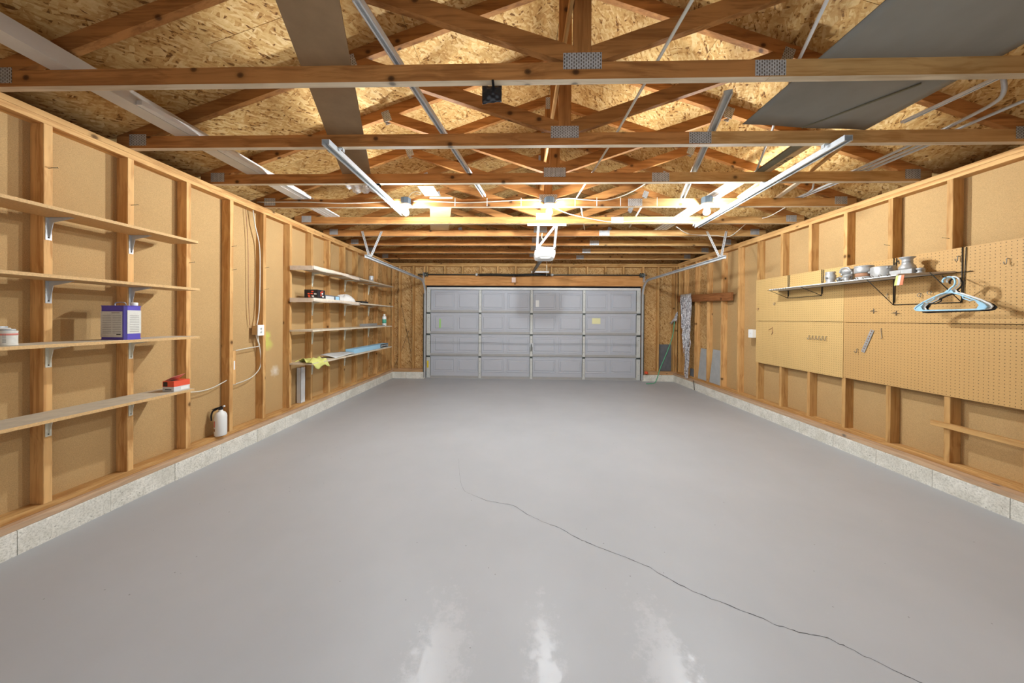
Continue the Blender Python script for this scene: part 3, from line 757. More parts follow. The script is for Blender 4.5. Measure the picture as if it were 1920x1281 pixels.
# ---- opener
op = empty('garage_door_opener', (0.37, 4.4, 2.2), 'white ceiling garage door opener with perforated hanging straps and dark rail', 'opener')
mb = MB()
def oprof(ins, z): 
    x0, x1, y0, y1 = 0.225+ins, 0.515-ins, 4.30+ins, 4.58-ins; c = 0.05
    return [(x0+c, y0, z), (x1-c, y0, z), (x1, y0+c, z), (x1, y1, z), (x0, y1, z), (x0, y0+c, z)]
rs = [oprof(0.045, 2.235), oprof(0.012, 2.255), oprof(0.0, 2.30), oprof(0.0, 2.355), oprof(0.008, 2.36)]
vs = [v for r in rs for v in r]; fs = [tuple(range(5, -1, -1)), tuple(range(24, 30))]
for i in range(4):
    for k in range(6): fs.append((i*6+k, i*6+(k+1) % 6, (i+1)*6+(k+1) % 6, (i+1)*6+k))
mb.add(vs, fs); mb.build('housing', 'plastic_w', op, bevel=0.006)
B((0.24, 4.31, 2.362), (0.50, 4.57, 2.395)).build('chassis', 'galv', op)
mb = MB().box((0.27, 4.292, 2.262), (0.47, 4.299, 2.315)); mb.build('light_lens', 'plastic_g', op, bevel=0.003)
def perf2(p0, p1, w=0.030):
    p0, p1 = Vector(p0), Vector(p1); d = (p1-p0); L = d.length; d.normalize()
    mb = MB().beam(p0, p1, w, 0.003, (0, 1, 0)); mb.m(1)
    for i in range(int(L/0.036)):
        mb.lathe([(0.0065, 0), (0.0065, 0.0012)], p0+d*(0.018+i*0.036)+Vector((0, -0.0018, 0)), (0, -1, 0), 6)
    mb.build('hanging_strap', ['white', 'wire'], op)
yk = TY[4]+0.02
perf2((0.11, yk-0.022, 2.628), (0.62, yk-0.022, 2.628))
perf2((0.255, 4.30, 2.39), (0.255, yk-0.02, 2.62)); perf2((0.495, 4.30, 2.39), (0.495, yk-0.02, 2.62)); perf2((0.27, 4.31, 2.39), (0.48, yk-0.026, 2.62))
MB().beam((0.33, 4.50, 2.26), (0.325, 6.88, 2.44), 0.04, 0.045).build('rail', 'galv_d', op)
mb = MB().box((0.28, 6.885, 2.42), (0.68, 6.895, 2.455)); mb.build('header_bracket', 'white', op)
MB().tube([(0.41, 4.52, 2.24), (0.412, 4.52, 2.02)], 0.0015, 5).build('release_cord', 'cable', op)
o = one(MB().tube([(0.68, 6.88, 2.46), (0.66, 5.6, 2.56), (0.56, 4.62, 2.50)], 0.002, 5), 'sensor_wire', 'cable', 'thin white wire from the opener to the bracket above the door', 'wire')
mb = MB().tube([(0.315, 4.18, 2.55), (0.31, 4.2, 2.50), (0.325, 4.21, 2.47)], 0.006, 6)
one(mb, 'cable_connector', 'note', 'small yellow green connector hanging between the opener straps', 'connector')

# ================================================================== LAMPS AND CABLE
def lamp(x, label):
    y = TY[3]-0.060
    r = empty('ceiling_lamp', (x, y, 2.62), label, 'lamp', 'bare bulb ceiling lamps')
    MB().lathe([(0.052, 0), (0.056, 0.004), (0.056, 0.062), (0.050, 0.068)], (x, y, 2.652), (0, 0, 1), 8, False).build('junction_box', 'junction', r)
    MB().lathe([(0.018, -0.03), (0.026, -0.028), (0.030, -0.010), (0.062, 0.0), (0.066, 0.012), (0.060, 0.020)], (x, y, 2.630), (0, 0, 1), 24).build('socket', 'plastic_w', r)
    prof = [(0.012, 0.062)]
    for i in range(1, 12):
        a = math.pi*i/12; prof.append((0.034*math.sin(a), 0.034*math.cos(a)) if i > 3 else (0.012+0.016*(i/3)**1.5, 0.062-0.038*i/3))
    prof.append((0.002, -0.034))
    MB().lathe(prof, (x, y, 2.560), (0, 0, 1), 20).build('bulb', 'bulb', r)
    MB().beam((x, y+0.052, 2.69), (x, TY[3]-0.001, 2.69), 0.04, 0.03).build('mounting_screw_plate', 'galv', r)
for x, lb in ((-1.262, 'lit bare bulb on a blue grey box, left of the three lamps'), (0.330, 'lit bare bulb on a blue grey box above the opener, middle of the three lamps'), (2.034, 'lit bare bulb on a blue grey box, right of the three lamps')):
    lamp(x, lb)
def smooth(ps, k=6):
    ps = [Vector(p) for p in ps]; out = []
    for i in range(len(ps)-1):
        a = ps[max(i-1, 0)]; b = ps[i]; c = ps[i+1]; d = ps[min(i+2, len(ps)-1)]
        for j in range(k):
            t = j/k
            out.append(0.5*((2*b)+(c-a)*t+(2*a-5*b+4*c-d)*t*t+(3*b-3*c+d-a)*t**3))
    out.append(ps[-1]); return out
y = TY[3]-0.008
cb = one(MB().tube(smooth([(-3.0, y, 2.70), (-2.5, y, 2.70), (-2.0, y, 2.685), (-1.5, y, 2.70), (-1.32, y-0.02, 2.70)]), 0.006, 6), 'power_cable', 'cable', 'white cable on the lamp truss, from the left wall to the left bulb', 'cable')
mb = MB().tube(smooth([(-1.20, y-0.02, 2.70), (-0.95, y, 2.702), (-0.6, y, 2.688), (-0.3, y, 2.70), (0.0, y, 2.715), (0.27, y-0.02, 2.71)]), 0.006, 6)
for x in (-0.72, -0.36, 0.02): mb.tube([(x, y-0.012, 2.645), (x, y-0.013, 2.735)], 0.0035, 5)
cb = one(mb, 'power_cable', 'cable', 'white cable stapled between the left and the middle bulb', 'cable')
mb = MB().tube(smooth([(0.39, y-0.02, 2.71), (0.55, y, 2.735), (0.8, y, 2.712), (1.0, y-0.005, 2.715), (1.25, y-0.02, 2.80), (1.45, y-0.2, 2.90)]), 0.006, 6)
for x in (0.62, 0.86, 1.12, 1.52): mb.tube([(x, y-0.012, 2.645), (x, y-0.013, 2.735)], 0.0035, 5)
cb = one(mb, 'power_cable', 'cable', 'white cable rising to the right of the middle bulb', 'cable')
y4 = TY[4]-0.006
one(MB().tube(smooth([(0.42, TY[3]+0.1, 2.66), (0.62, TY[3]+0.3, 2.66), (0.95, y4-0.1, 2.665), (1.2, y4, 2.665), (1.6, y4, 2.672), (2.0, y4, 2.67)]), 0.006, 6), 'power_cable', 'cable', 'white cable sagging from the middle bulb along the truss behind the lamps', 'cable')
one(MB().tube(smooth([(2.10, TY[4]+0.1, 2.63), (2.5, TY[5]-0.1, 2.645), (2.9, TY[5]-0.06, 2.635), (3.12, TY[5]-0.05, 2.63), (3.14, TY[4]+0.2, 2.74), (3.15, TY[4]-0.1, 2.70), (3.15, TY[3]+0.1, 2.76)]), 0.005, 6), 'power_cable', 'cable', 'white cable drooping to the right of the right bulb toward the pegboard wall', 'cable')
one(MB().tube(smooth([(-1.24, TY[3]-0.05, 2.725), (-1.20, TY[3]-0.06, 2.775), (-1.15, TY[3]-0.04, 2.80), (-1.10, TY[3]-0.03, 2.79), (-1.12, TY[3]-0.05, 2.765), (-1.17, TY[3]-0.05, 2.77)]), 0.004, 6), 'cable_loop', 'cable', 'curled loose end of white cable above the left bulb', 'cable')

# ================================================================== THINGS STORED ON THE CHORDS
ZL = ZB+0.001
def lie(name, pts, w, t, mat, label, cat, z=ZL, up=(0, 0, 1)):
    mb = MB()
    a, b = pts
    return one(mb.beam((a[0], a[1], z+t/2), (b[0], b[1], z+t/2), w, t, up, min(0.001, t/4)), name, mat, label, cat)
# white gutter length at the left
g = empty('gutter_length', (-2.5, 2.4, ZL), 'long white metal gutter length lying lengthwise over the chords at the left wall', 'gutter')
def chan(x0, x1, ya, yb, hl, hr, z, th=0.003, lip=0.0):
    mb = MB().box((x0, ya, z), (x1, yb, z+th)); mb.box((x0, ya, z+th), (x0+th, yb, z+hl)); mb.box((x1-th, ya, z+th), (x1, yb, z+hr))
    return mb
chan(-2.575, -2.455, 0.3, 3.52, 0.07, 0.085, ZL).build('channel', 'gutter', g)
mb = MB()
for k, (xa, xb) in enumerate(((-2.450, -2.415), (-2.412, -2.395))):
    mb.prism([(xa, 1.9, ZL+0.002), (xb, 1.9+0.25*k, ZL+0.002), (xb+0.015, 3.50, ZL+0.002), (xa, 3.50, ZL+0.002)], (0, 0, 0.03))
mb.build('flashing_strip', 'white', g)
g = empty('gutter_length', (-2.5, 3.9, ZL), 'short ribbed white metal trim length beyond the long gutter at the left', 'gutter')
mb = MB()
for k in range(4): mb.box((-2.60+k*0.05, 3.56, ZL+0.0005*k), (-2.56+k*0.05, 4.06, ZL+0.012))
mb.box((-2.60, 3.56, ZL+0.012), (-2.41, 4.06, ZL+0.016)); mb.build('channel', 'white', g)
# broad brown board
one(MB().prism([(-0.93+0.0, 1.0, ZL), (-0.655, 1.0, ZL), (-1.395, 2.845, ZL), (-1.665, 2.845, ZL)], (0, 0, 0.012)), 'plywood_strip', 'plank', 'broad brown board lying across the first three trusses left of centre', 'board')
# steel channels and rods
def uchan(pa, pb, w, h, name, mat, label, cat, z=ZL, open_up=False, end=True):
    pa, pb = Vector((pa[0], pa[1], z)), Vector((pb[0], pb[1], z)); d = (pb-pa).normalized(); s_ = Vector((d.y, -d.x, 0))
    mb = MB(); th = 0.0025
    up = Vector((0, 0, 1))
    if open_up: mb.beam(pa+up*th/2, pb+up*th/2, w, th)
    else: mb.beam(pa+up*(h-th/2), pb+up*(h-th/2), w, th)
    for q_ in (-1, 1): mb.beam(pa+s_*q_*(w/2-th/2)+up*h/2, pb+s_*q_*(w/2-th/2)+up*h/2, th, h)
    for q_ in (-1, 1): mb.beam(pa+s_*q_*(w/2-0.005)+up*(th/2 if not open_up else h-th/2), pb+s_*q_*(w/2-0.005)+up*(th/2 if not open_up else h-th/2), 0.008, th)
    return one(mb, name, mat, label, cat)
uchan((-0.70, 1.29), (-0.39, 3.40), 0.036, 0.03, 'metal_channel', 'white', 'long grey metal channel lying askew over the trusses left of centre', 'channel')
uchan((1.243, 1.87), (1.92, 3.76), 0.045, 0.03, 'metal_channel', 'gutter', 'white metal channel lying askew over the trusses right of centre', 'channel')
one(MB().tube([(0.735, 0.9, ZL+0.009), (0.70, 2.4, ZL+0.009), (0.64, 3.45, ZL+0.009)], 0.0085, 8), 'plastic_rod', 'cable', 'thin white rod lying lengthwise just right of the king posts', 'rod')
one(MB().tube([(1.27, 1.28, ZL+0.022), (1.455, 1.643, ZL+0.022), (2.14, 2.83, ZL+0.013)], 0.0085, 8), 'plastic_rod', 'hanger_w', 'thin white rod running askew past the grey sheet edge', 'rod')
one(MB().tube([(0.70, 3.55, ZL+0.01), (1.05, 4.9, ZL+0.01)], 0.009, 8), 'plastic_rod', 'cable', 'short white rod lying behind the middle bulb toward the door', 'rod')
one(MB().tube([(1.45, 3.62, ZL+0.01), (1.62, 4.55, ZL+0.01)], 0.010, 8), 'plastic_rod', 'cable', 'short white rod behind the lamp truss between the middle and right bulbs', 'rod')
# grey sheets
def sheetfn(u, v):
    x = 1.53+u*0.90; y = 0.85+v*(1.30+0.08*u); z = ZL+0.001+0.004*math.sin(u*9)*math.sin(v*5)**2*(v > 0.0)
    return Vector((x, y, z))
one(MB().grid(sheetfn, 16, 12), 'cement_sheet', 'sheet', 'large flat grey sheet lying on the nearest trusses at the right', 'sheet', solid=0.006)
one(MB().prism([(1.97, 2.170, ZL+0.012), (2.47, 2.235, ZL+0.012), (2.46, 0.9, ZL+0.012), (2.50, 0.9, ZL+0.012), (2.52, 2.24, ZL+0.012), (1.97, 2.185, ZL+0.012)], (0, 0, 0.006)) if False else MB().beam((1.955, 2.185, ZL-0.008), (2.255, 1.79, ZL-0.008), 0.012, 0.006), 'metal_edge_strip', 'board_dk', 'thin dark strip lying askew under the large grey sheet', 'strip')
# conduits at far right
uchan((2.655, 1.66), (2.60, 2.16), 0.03, 0.015, 'metal_channel', 'white', 'short white metal channel over the nearest truss beside the right wall', 'channel')
def conduit(pts, label, r=0.011):
    return one(MB().tube(smooth(pts, 5), r, 8), 'conduit', 'galv', label, 'conduit', 'conduits over the right wall')
conduit([(2.86, 1.90, 2.84), (2.89, 1.915, 2.775), (2.93, 1.97, ZL+0.014), (2.97, 2.12, ZL+0.012), (3.0, 2.4, ZL+0.012), (3.02, 2.9, ZL+0.012)], 'metal conduit with an upturned end above the second truss at right')
conduit([(3.09, 1.75, ZL+0.012), (3.08, 2.3, ZL+0.012), (3.066, 3.5, ZL+0.012)], 'straight metal conduit nearest the right wall over the trusses')
conduit([(3.02, 3.235, 2.80), (3.02, 3.245, 2.755), (3.03, 3.27, ZL+0.012), (3.06, 3.35, ZL+0.012)], 'small white J shaped conduit end near the right wall', 0.008)
conduit([(3.142, 2.3, ZL+0.012), (3.13, 3.0, ZL+0.012), (3.10, 3.6, ZL+0.012)], 'second straight metal conduit close beside the right wall top')
# bundle of boards
one(MB().beam((2.13, 2.28, ZL+0.007), (2.19, 3.0, ZL+0.007), 0.075, 0.014), 'trim_board', 'board_dk', 'olive grey painted board lying over the trusses above the right steel rail', 'board')
lt = MB().beam((2.215, 2.28, ZL+0.006), (2.255, 3.05, ZL+0.006), 0.06, 0.012)
lt.m(1)
# handwritten marks on the pale board underside
def stroke(pts2):
    for a, b in zip(pts2[:-1], pts2[1:]): lt.beam((a[0], a[1], ZL-0.0008), (b[0], b[1], ZL-0.0008), 0.006, 0.0008)
bx_, by_ = 2.215, 2.62
for L_, off in (([(0, 0), (0, 1)], 0), ([(-.5, 1), (.5, 1)], 0), ([(0, 0), (0.45, 1), (0.9, 0)], 0.8), ([(0.2, .4), (0.7, .4)], 0.8), ([(0, 0), (0, 1), (0.6, .8), (0.6, .2), (0, 0)], 2.0)):
    stroke([(bx_+0.004+py*0.042, by_-(px_+off)*0.05+0.10) for px_, py in L_])
one(lt, 'trim_board', ['ply', 'ink_d'], 'pale board with black handwritten letters lying beside the olive grey board', 'board')
mb = MB()
for k in range(4): mb.beam((2.06+0.045*k, 3.02, ZL+0.007), (2.05+0.05*k, 4.9, ZL+0.007), 0.030, 0.012)
one(mb.beam((2.06, 3.1, ZL+0.016), (2.24, 3.1, ZL+0.016), 0.02, 0.004), 'trim_bundle', 'white', 'bundle of long white trim strips on the chords above the right bulb', 'bundle')
lie('lath', ((2.46, 2.35), (2.665, 2.93)), 0.03, 0.018, 'pale_y', 'brown wooden lath lying askew beyond the second truss at right', 'lath')
lie('lath', ((2.725, 3.05), (2.87, 3.56)), 0.045, 0.018, 'whitewood', 'short whitish wooden lath above the lamp truss near the right wall', 'lath')
lie('lath', ((2.36, 3.02), (2.44, 3.55)), 0.05, 0.018, 'pale_y', 'short pale wooden lath beside the trim bundle over the right steel rail', 'lath')
# ply strip beyond the lamps
one(MB().prism([(-1.00, 3.40, ZL), (-0.74, 3.40, ZL), (-1.10, 4.75, ZL), (-1.38, 4.75, ZL)], (0, 0, 0.01)), 'plywood_strip', 'ply', 'pale board lying across the trusses behind the left and middle bulbs', 'board')
one(MB().box((-1.04, 3.12, ZL), (-0.88, 3.36, ZL+0.004)), 'card_piece', 'label', 'small whitish card lying above the lamp truss near the left bulb', 'card')
# crumpled film
def film(u, v):
    random.seed(int(u*100)*131+int(v*100)); r = random.uniform(-1, 1)
    return Vector((-1.80+0.26*u+0.02*r, 3.02+0.30*v-0.1*u*0, ZL+0.012+0.016*math.sin(u*17+v*9)+0.008*r+0.01))
one(MB().grid(film, 12, 12), 'crumpled_plastic_sheet', 'film', 'crumpled clear plastic lying on the chords left of the left steel rail', 'plastic')
random.seed(11)
# black bag clipped under the nearest truss
def bag(u, v):
    x = -0.205+0.105*u; z = 2.655-0.10*v+0.012*math.sin(3.14*u)*-1*(1-v)
    yb = 0.014*math.sin(3.14*u)*math.sin(3.14*v)+0.004*math.sin(u*14)*math.sin(v*17)
    return Vector((x, 1.668-yb, z+0.012*u))
bg = one(MB().grid(bag, 14, 12), 'black_pouch', 'black', 'small shiny black pouch clipped under the nearest truss', 'pouch', solid=0.006)
MB().box((-0.150, 1.612, 2.636), (-0.138, 1.676, 2.643)).tube([(-0.144, 1.670, 2.640), (-0.150, 1.675, 2.655)], 0.004, 6).build('clip', 'black', bg)

# ---- steel rails hung under the chords
def hung(x0, x1, ya, yb, label):
    r = empty('hanging_steel_rail', (x0, (ya+yb)/2, 2.59), label, 'rail', 'steel storage rails under the trusses')
    z = 2.598; mb = MB(); 
    def P(y): return x0+(x1-x0)*(y-ya)/(yb-ya)
    for (o0, o1, z0_, z1_) in ((-0.027, 0.027, z+0.036, z+0.039), (-0.027, -0.024, z, z+0.036), (0.024, 0.027, z, z+0.036), (-0.024, -0.014, z, z+0.003), (0.014, 0.024, z, z+0.003)):
        mb.prism([(x0+o0, ya, z0_), (x0+o1, ya, z0_), (x0+o1, ya, z1_), (x0+o0, ya, z1_)], (x1-x0, yb-ya, 0))
    mb.build('channel', 'galv', r)
    for t in ([0.10, 0.36, 0.62, 0.9] if yb-ya < 1.7 else [0.08, 0.34, 0.6, 0.88]):
        y_ = ya+(yb-ya)*t
        yy = min(TY, key=lambda a: abs(a-y_))+0.019
        if yy < ya or yy > yb: continue
        xx = P(yy)
        mb = MB().box((xx-0.055, yy-0.012, 2.6375), (xx+0.055, yy+0.012, 2.6435)); mb.box((xx-0.058, yy-0.012, 2.615), (xx-0.054, yy+0.012, 2.6375)); mb.box((xx+0.054, yy-0.012, 2.615), (xx+0.058, yy+0.012, 2.6375))
        mb.build('clamp', 'galv', r)
    return r
hung(-1.362, -1.370, 2.12, 3.60, 'galvanised steel rail under the trusses ending at the left bulb')
hung(2.205, 2.335, 2.12, 4.10, 'galvanised steel rail under the trusses passing the right bulb')

# ================================================================== LEFT WALL: SHELVES
def shelf_board(name, x0, x1, ya, yb, z, t, label, group, tm='shelf_top', em='shelf', chip=False):
    mb = MB()
    # outline with a clipped front far corner
    pl = [(x0, ya), (x1, ya), (x1, yb-0.004), (x1-0.004, yb), (x0, yb)]
    if chip:
        pl = [(x0, ya), (x1, ya), (x1, ya+0.40), (x1-0.006, ya+0.47), (x1-0.004, ya+0.56), (x1-0.009, ya+0.60), (x1-0.003, ya+0.66), (x1, ya+0.70), (x1, yb-0.02), (x1-0.02, yb), (x0, yb)]
    n = len(pl); vs = [(x, y, z-t) for x, y in pl]+[(x, y, z) for x, y in pl]
    mb.add(vs, [tuple(range(n-1, -1, -1))]+[(i, (i+1) % n, (i+1) % n+n, i+n) for i in range(n)])
    mb.m(1).add([(x, y, z) for x, y in pl], [tuple(range(n))])
    return one(mb, name, [em, tm], label, 'shelf', group)
def lbracket(root, y, zt, mat, reach=0.15, drop=0.14, w=0.026, x0=SL):
    mb = MB()
    x0 = x0+0.0015
    mb.box((x0, y-w/2, zt-drop), (x0+0.002, y+w/2, zt-0.002))                 # wall leaf
    mb.prism([(x0+0.002, y, zt-0.004), (x0+reach, y, zt-0.004), (x0+reach*0.9, y, zt-0.010), (x0+0.03, y, zt-0.03), (x0+0.008, y, zt-drop+0.015), (x0+0.002, y, zt-drop+0.01)], (0, 0.003, 0))
    mb.box((x0, y-w*0.4, zt-0.004), (x0+reach, y+w*0.4, zt-0.0012))
    mb.m(1).lathe([(0.004, 0), (0.004, 0.002)], (x0+0.003, y, zt-drop+0.014), (1, 0, 0), 8)
    return mb.build('bracket', [mat, 'wire'], root)
near = [(2.013, 'galv', 'topmost of the four particle board shelves at the left edge, with a chipped front edge'),
        (1.621, 'galv', 'second shelf from the top at the left edge, empty particle board'),
        (1.222, 'cream', 'third shelf at the left edge, dusty top carrying the purple can'),
        (0.792, 'cream', 'lowest shelf at the left edge, dusty top carrying the red carton')]
ys = [1.829, 1.829-0.4064, 2.235]
for i, (z, bm_, lb) in enumerate(near):
    s_ = shelf_board('wall_shelf', SL+0.002, -2.667, 0.55, 2.50 if i < 3 else 2.46, z, 0.019, lb, 'particle board shelves on the near left wall', tm='shelf' if i < 2 else 'shelf_top', chip=(i == 0))
    for y in ys: lbracket(s_, y+0.0, z-0.019, bm_)
far = [(2.040, 'topmost of the four far left shelves, with a paper liner and a tin can'),
       (1.630, 'second from the top of the far left shelves, holding the black carton and white cloth'),
       (1.222, 'third of the far left shelves, holding a spray bottle at its far end'),
       (0.795, 'lowest of the far left shelves, with the yellow rag and long blue box')]
for i, (z, lb) in enumerate(far):
    t = 0.02
    s_ = shelf_board('wall_shelf', SL+0.002, -2.62, 3.84, 6.36 - (0.0 if i < 2 else 0.06), z, t, lb, 'whitewashed shelves on the far left wall', tm='whitewood', em='whitewood')
    for y in (1.829+0.4064*6, 1.829+0.4064*8, 1.829+0.4064*10): lbracket(s_, y, z-t, 'cream', 0.20, 0.20, 0.020)
    # front lip of paper on the two upper shelves
    if i < 2:
        def lip(u, v, z=z):
            return Vector((-2.612-0.30*(u if False else 0)+0.004*math.sin(v*40), 3.835+1.15*v, z+0.006-u*(0.046+0.008*math.sin(v*9))))
        MB().grid(lip, 2, 24).build('paper_liner', 'paper', s_, solid=0.002)
        B((SL+0.01, 3.830, z-0.052), (-2.622, 3.8375, z+0.003)).build('end_strip', 'paper', s_)
        for yy in (4.55, 4.95, 5.35, 5.75): B((-2.86, yy, z-t-0.012), (-2.66, yy+0.035, z-t-0.0005)).build('cleat', 'stud_x', s_)

# ---- things on the near shelves
pc = empty('solvent_can', (-2.37, 1.80, 1.2225), 'purple rectangular metal can with grey labels and a wire handle on the left shelf', 'can')
def canbox():
    root = pc; o = Vector((-2.872, 2.025, 1.2225)); ORG[root.name] = o
    w, d, h = 0.185, 0.098, 0.235
    def T_(x, y, z): return (o.x+x, o.y+y, o.z+z)
    mb = MB()
    def ringc(ins, z, c=0.012):
        x0, x1, y0, y1 = ins, w-ins, ins, d-ins
        return [T_(x0+c, y0, z), T_(x1-c, y0, z), T_(x1, y0+c, z), T_(x1, y1-c, z), T_(x1-c, y1, z), T_(x0+c, y1, z), T_(x0, y1-c, z), T_(x0, y0+c, z)]
    rs = [ringc(0, 0), ringc(0, 0.006), ringc(0.002, 0.008), ringc(0.002, h-0.006), ringc(0, h-0.004), ringc(0, h)]
    vs = [v for r in rs for v in r]; fs = [tuple(range(7, -1, -1)), tuple(range(40, 48))]
    for i in range(5):
        for k in range(8): fs.append((i*8+k, i*8+(k+1) % 8, (i+1)*8+(k+1) % 8, (i+1)*8+k))
    mb.add(vs, fs); mb.build('can_body', 'purple', root)
    lb = MB().box(T_(0.010, 0.0, 0.018), T_(w-0.022, 0.0015, h-0.040)); lb.m(1)
    for k in range(11): lb.box(T_(0.024, -0.0007, 0.045+k*0.012), T_(w/2-0.006, -0.0002, 0.048+k*0.012)); lb.box(T_(w/2+0.002, -0.0007, 0.045+k*0.012), T_(w-0.03, -0.0002, 0.048+k*0.012))
    lb.m(2).box(T_(w-0.062, -0.0007, 0.033), T_(w-0.032, -0.0002, 0.040)); lb.box(T_(w/2-0.005, -0.0007, h-0.052), T_(w-0.04, -0.0002, h-0.049))
    lb.build('paper_label', ['label', 'ink', 'ink_d'], root)
    lb = MB().box(T_(w-0.0015, 0.012, 0.042), T_(w+0.0004, d-0.010, h-0.032)); lb.m(1)
    for k in range(10): lb.box(T_(w+0.0004, 0.024, 0.055+k*0.012), T_(w+0.001, d-0.022, 0.058+k*0.012))
    lb.build('paper_label', ['label', 'ink'], root)
    MB().tube(smooth([T_(0.045, d*0.5, h), T_(0.048, d*0.5, h+0.018), T_(0.065, d*0.5, h+0.024), T_(0.105, d*0.5, h+0.024), T_(0.122, d*0.5, h+0.016), T_(0.127, d*0.5, h)]), 0.0038, 6).build('wire_handle', 'galv', root)
    MB().lathe([(0.016, 0), (0.018, 0.004), (0.018, 0.022), (0.015, 0.024)], T_(w-0.028, d*0.72, h), (0, 0, 1), 16).build('screw_cap', 'plastic_w', root)
canbox()
pc.location = (-2.872, 2.025, 1.2225)
def paintcan(x, y, z, r, h, label):
    rt = empty('paint_can', (x, y, z), label, 'can', 'small paint cans at the left edge')
    MB().lathe([(r, 0), (r*1.03, 0.003), (r, 0.006), (r, h-0.008), (r*1.03, h-0.004), (r*0.98, h), (r*0.86, h), (r*0.84, h-0.004)], (x, y, z), (0, 0, 1), 28).build('can_body', 'label', rt)
    MB().lathe([(r*1.012, h-0.024), (r*1.012, h-0.014)], (x, y, z), (0, 0, 1), 28).build('pink_stripe', 'pink', rt)
    MB().lathe([(r*0.80, h-0.004), (r*0.80, h+0.008), (r*0.74, h+0.010), (r*0.70, h+0.004)], (x, y, z), (0, 0, 1), 28).build('lid', 'galv', rt)
    m = MB()
    for k in range(6):
        for a in (-2.2, -1.0):
            m.beam((x+r*1.003*math.cos(a), y+r*1.003*math.sin(a), z+0.02+0.008*k), (x+r*1.003*math.cos(a+0.35), y+r*1.003*math.sin(a+0.35), z+0.02+0.008*k), 0.001, 0.003)
    m.build('print', 'ink', rt)
paintcan(-2.745, 1.575, 1.2225, 0.031, 0.080, 'small white paint can with a pink stripe at the left picture edge')
paintcan(-2.84, 1.592, 1.2225, 0.043, 0.094, 'taller pale can behind the pink striped one at the left picture edge')
# red carton
rc = empty('glove_carton', (-2.77, 2.36, 0.7925), 'open red and grey cardboard box at the far end of the lowest left shelf', 'box')
a, b = Vector((-2.80, 2.33, 0.7925)), Vector((-2.69, 2.44, 0.7925))
mb = MB(); H_ = 0.080
x0, x1, y0, y1, z0 = -2.797, -2.705, 2.338, 2.455, 0.7925
mb.m(0).box((x0, y0, z0), (x1, y1, z0+H_*0.45)); mb.m(1).box((x0, y0, z0+H_*0.45), (x1, y1, z0+H_))
mb.m(2).box((x0+0.012, y0+0.012, z0+H_), (x1-0.03, y0+0.07, z0+H_+0.0006)); mb.box((x0+0.006, y0-0.0006, z0+H_*0.5), (x0+0.04, y0-0.0001, z0+H_*0.95)); mb.box((x0+0.02, y0-0.0006, z0+0.012), (x1-0.02, y0-0.0001, z0+0.018))
mb.m(3).box((x1+0.0001, y0+0.05, z0+0.006), (x1+0.0006, y1-0.01, z0+0.030))
mb.build('carton_body', ['carton', 'red', 'ink_d', 'plastic_w'], rc)
MB().prism([(x0+0.004, y0+0.01, z0+H_+0.001), (x0+0.004, y1-0.005, z0+H_+0.001), (x1-0.025, y1-0.012, z0+H_+0.045), (x1-0.035, y0+0.02, z0+H_+0.030)], (0, 0, 0.002)).build('flap', 'pink', rc)

# ---- extinguisher
ex = empty('fire_extinguisher', (-2.915, 2.93, ZP), 'white fire extinguisher with black valve on the sill plate of the left wall', 'extinguisher')
ex.name = 'fire_extinguisher'; x, y = -2.915, 2.93; r = 0.048
ORG[ex.name] = Vector((x, y, ZP))
MB().lathe([(r*0.92, 0), (r, 0.006), (r, 0.185), (r*0.93, 0.207), (r*0.7, 0.225), (r*0.4, 0.235), (0.016, 0.24), (0.016, 0.255)], (x, y, ZP+0.001), (0, 0, 1), 28).build('cylinder', 'plastic_w', ex)
lb = MB()
for k, (za, zb_) in enumerate(((0.05, 0.075), (0.09, 0.15))):
    lb.m(k)
    for i in range(6):
        a0, a1 = -2.6+i*0.14, -2.6+(i+1)*0.14
        P = [(x+(r+0.0006)*math.cos(t), y+(r+0.0006)*math.sin(t)) for t in (a0, a1)]
        lb.add([(P[0][0], P[0][1], ZP+za), (P[1][0], P[1][1], ZP+za), (P[1][0], P[1][1], ZP+zb_), (P[0][0], P[0][1], ZP+zb_)], [(0, 1, 2, 3)])
lb.build('side_label', ['rust', 'pink'], ex)
mb = MB().lathe([(0.018, 0), (0.02, 0.01), (0.014, 0.024)], (x, y, ZP+0.252), (0, 0, 1), 12)
mb.beam((x-0.06, y-0.03, ZP+0.235), (x+0.02, y+0.005, ZP+0.280), 0.016, 0.007); mb.beam((x-0.055, y-0.03, ZP+0.260), (x+0.03, y+0.01, ZP+0.292), 0.016, 0.006)
mb.tube(smooth([(x-0.01, y, ZP+0.265), (x-0.05, y-0.02, ZP+0.25), (x-0.065, y-0.03, ZP+0.20), (x-0.062, y-0.03, ZP+0.15)]), 0.007, 8)
mb.build('valve', 'black', ex)
MB().lathe([(0.008, 0), (0.009, 0.012)], (x+0.028, y-0.002, ZP+0.285), (1, 0, 0.2), 10).build('gauge', 'plastic_w', ex)

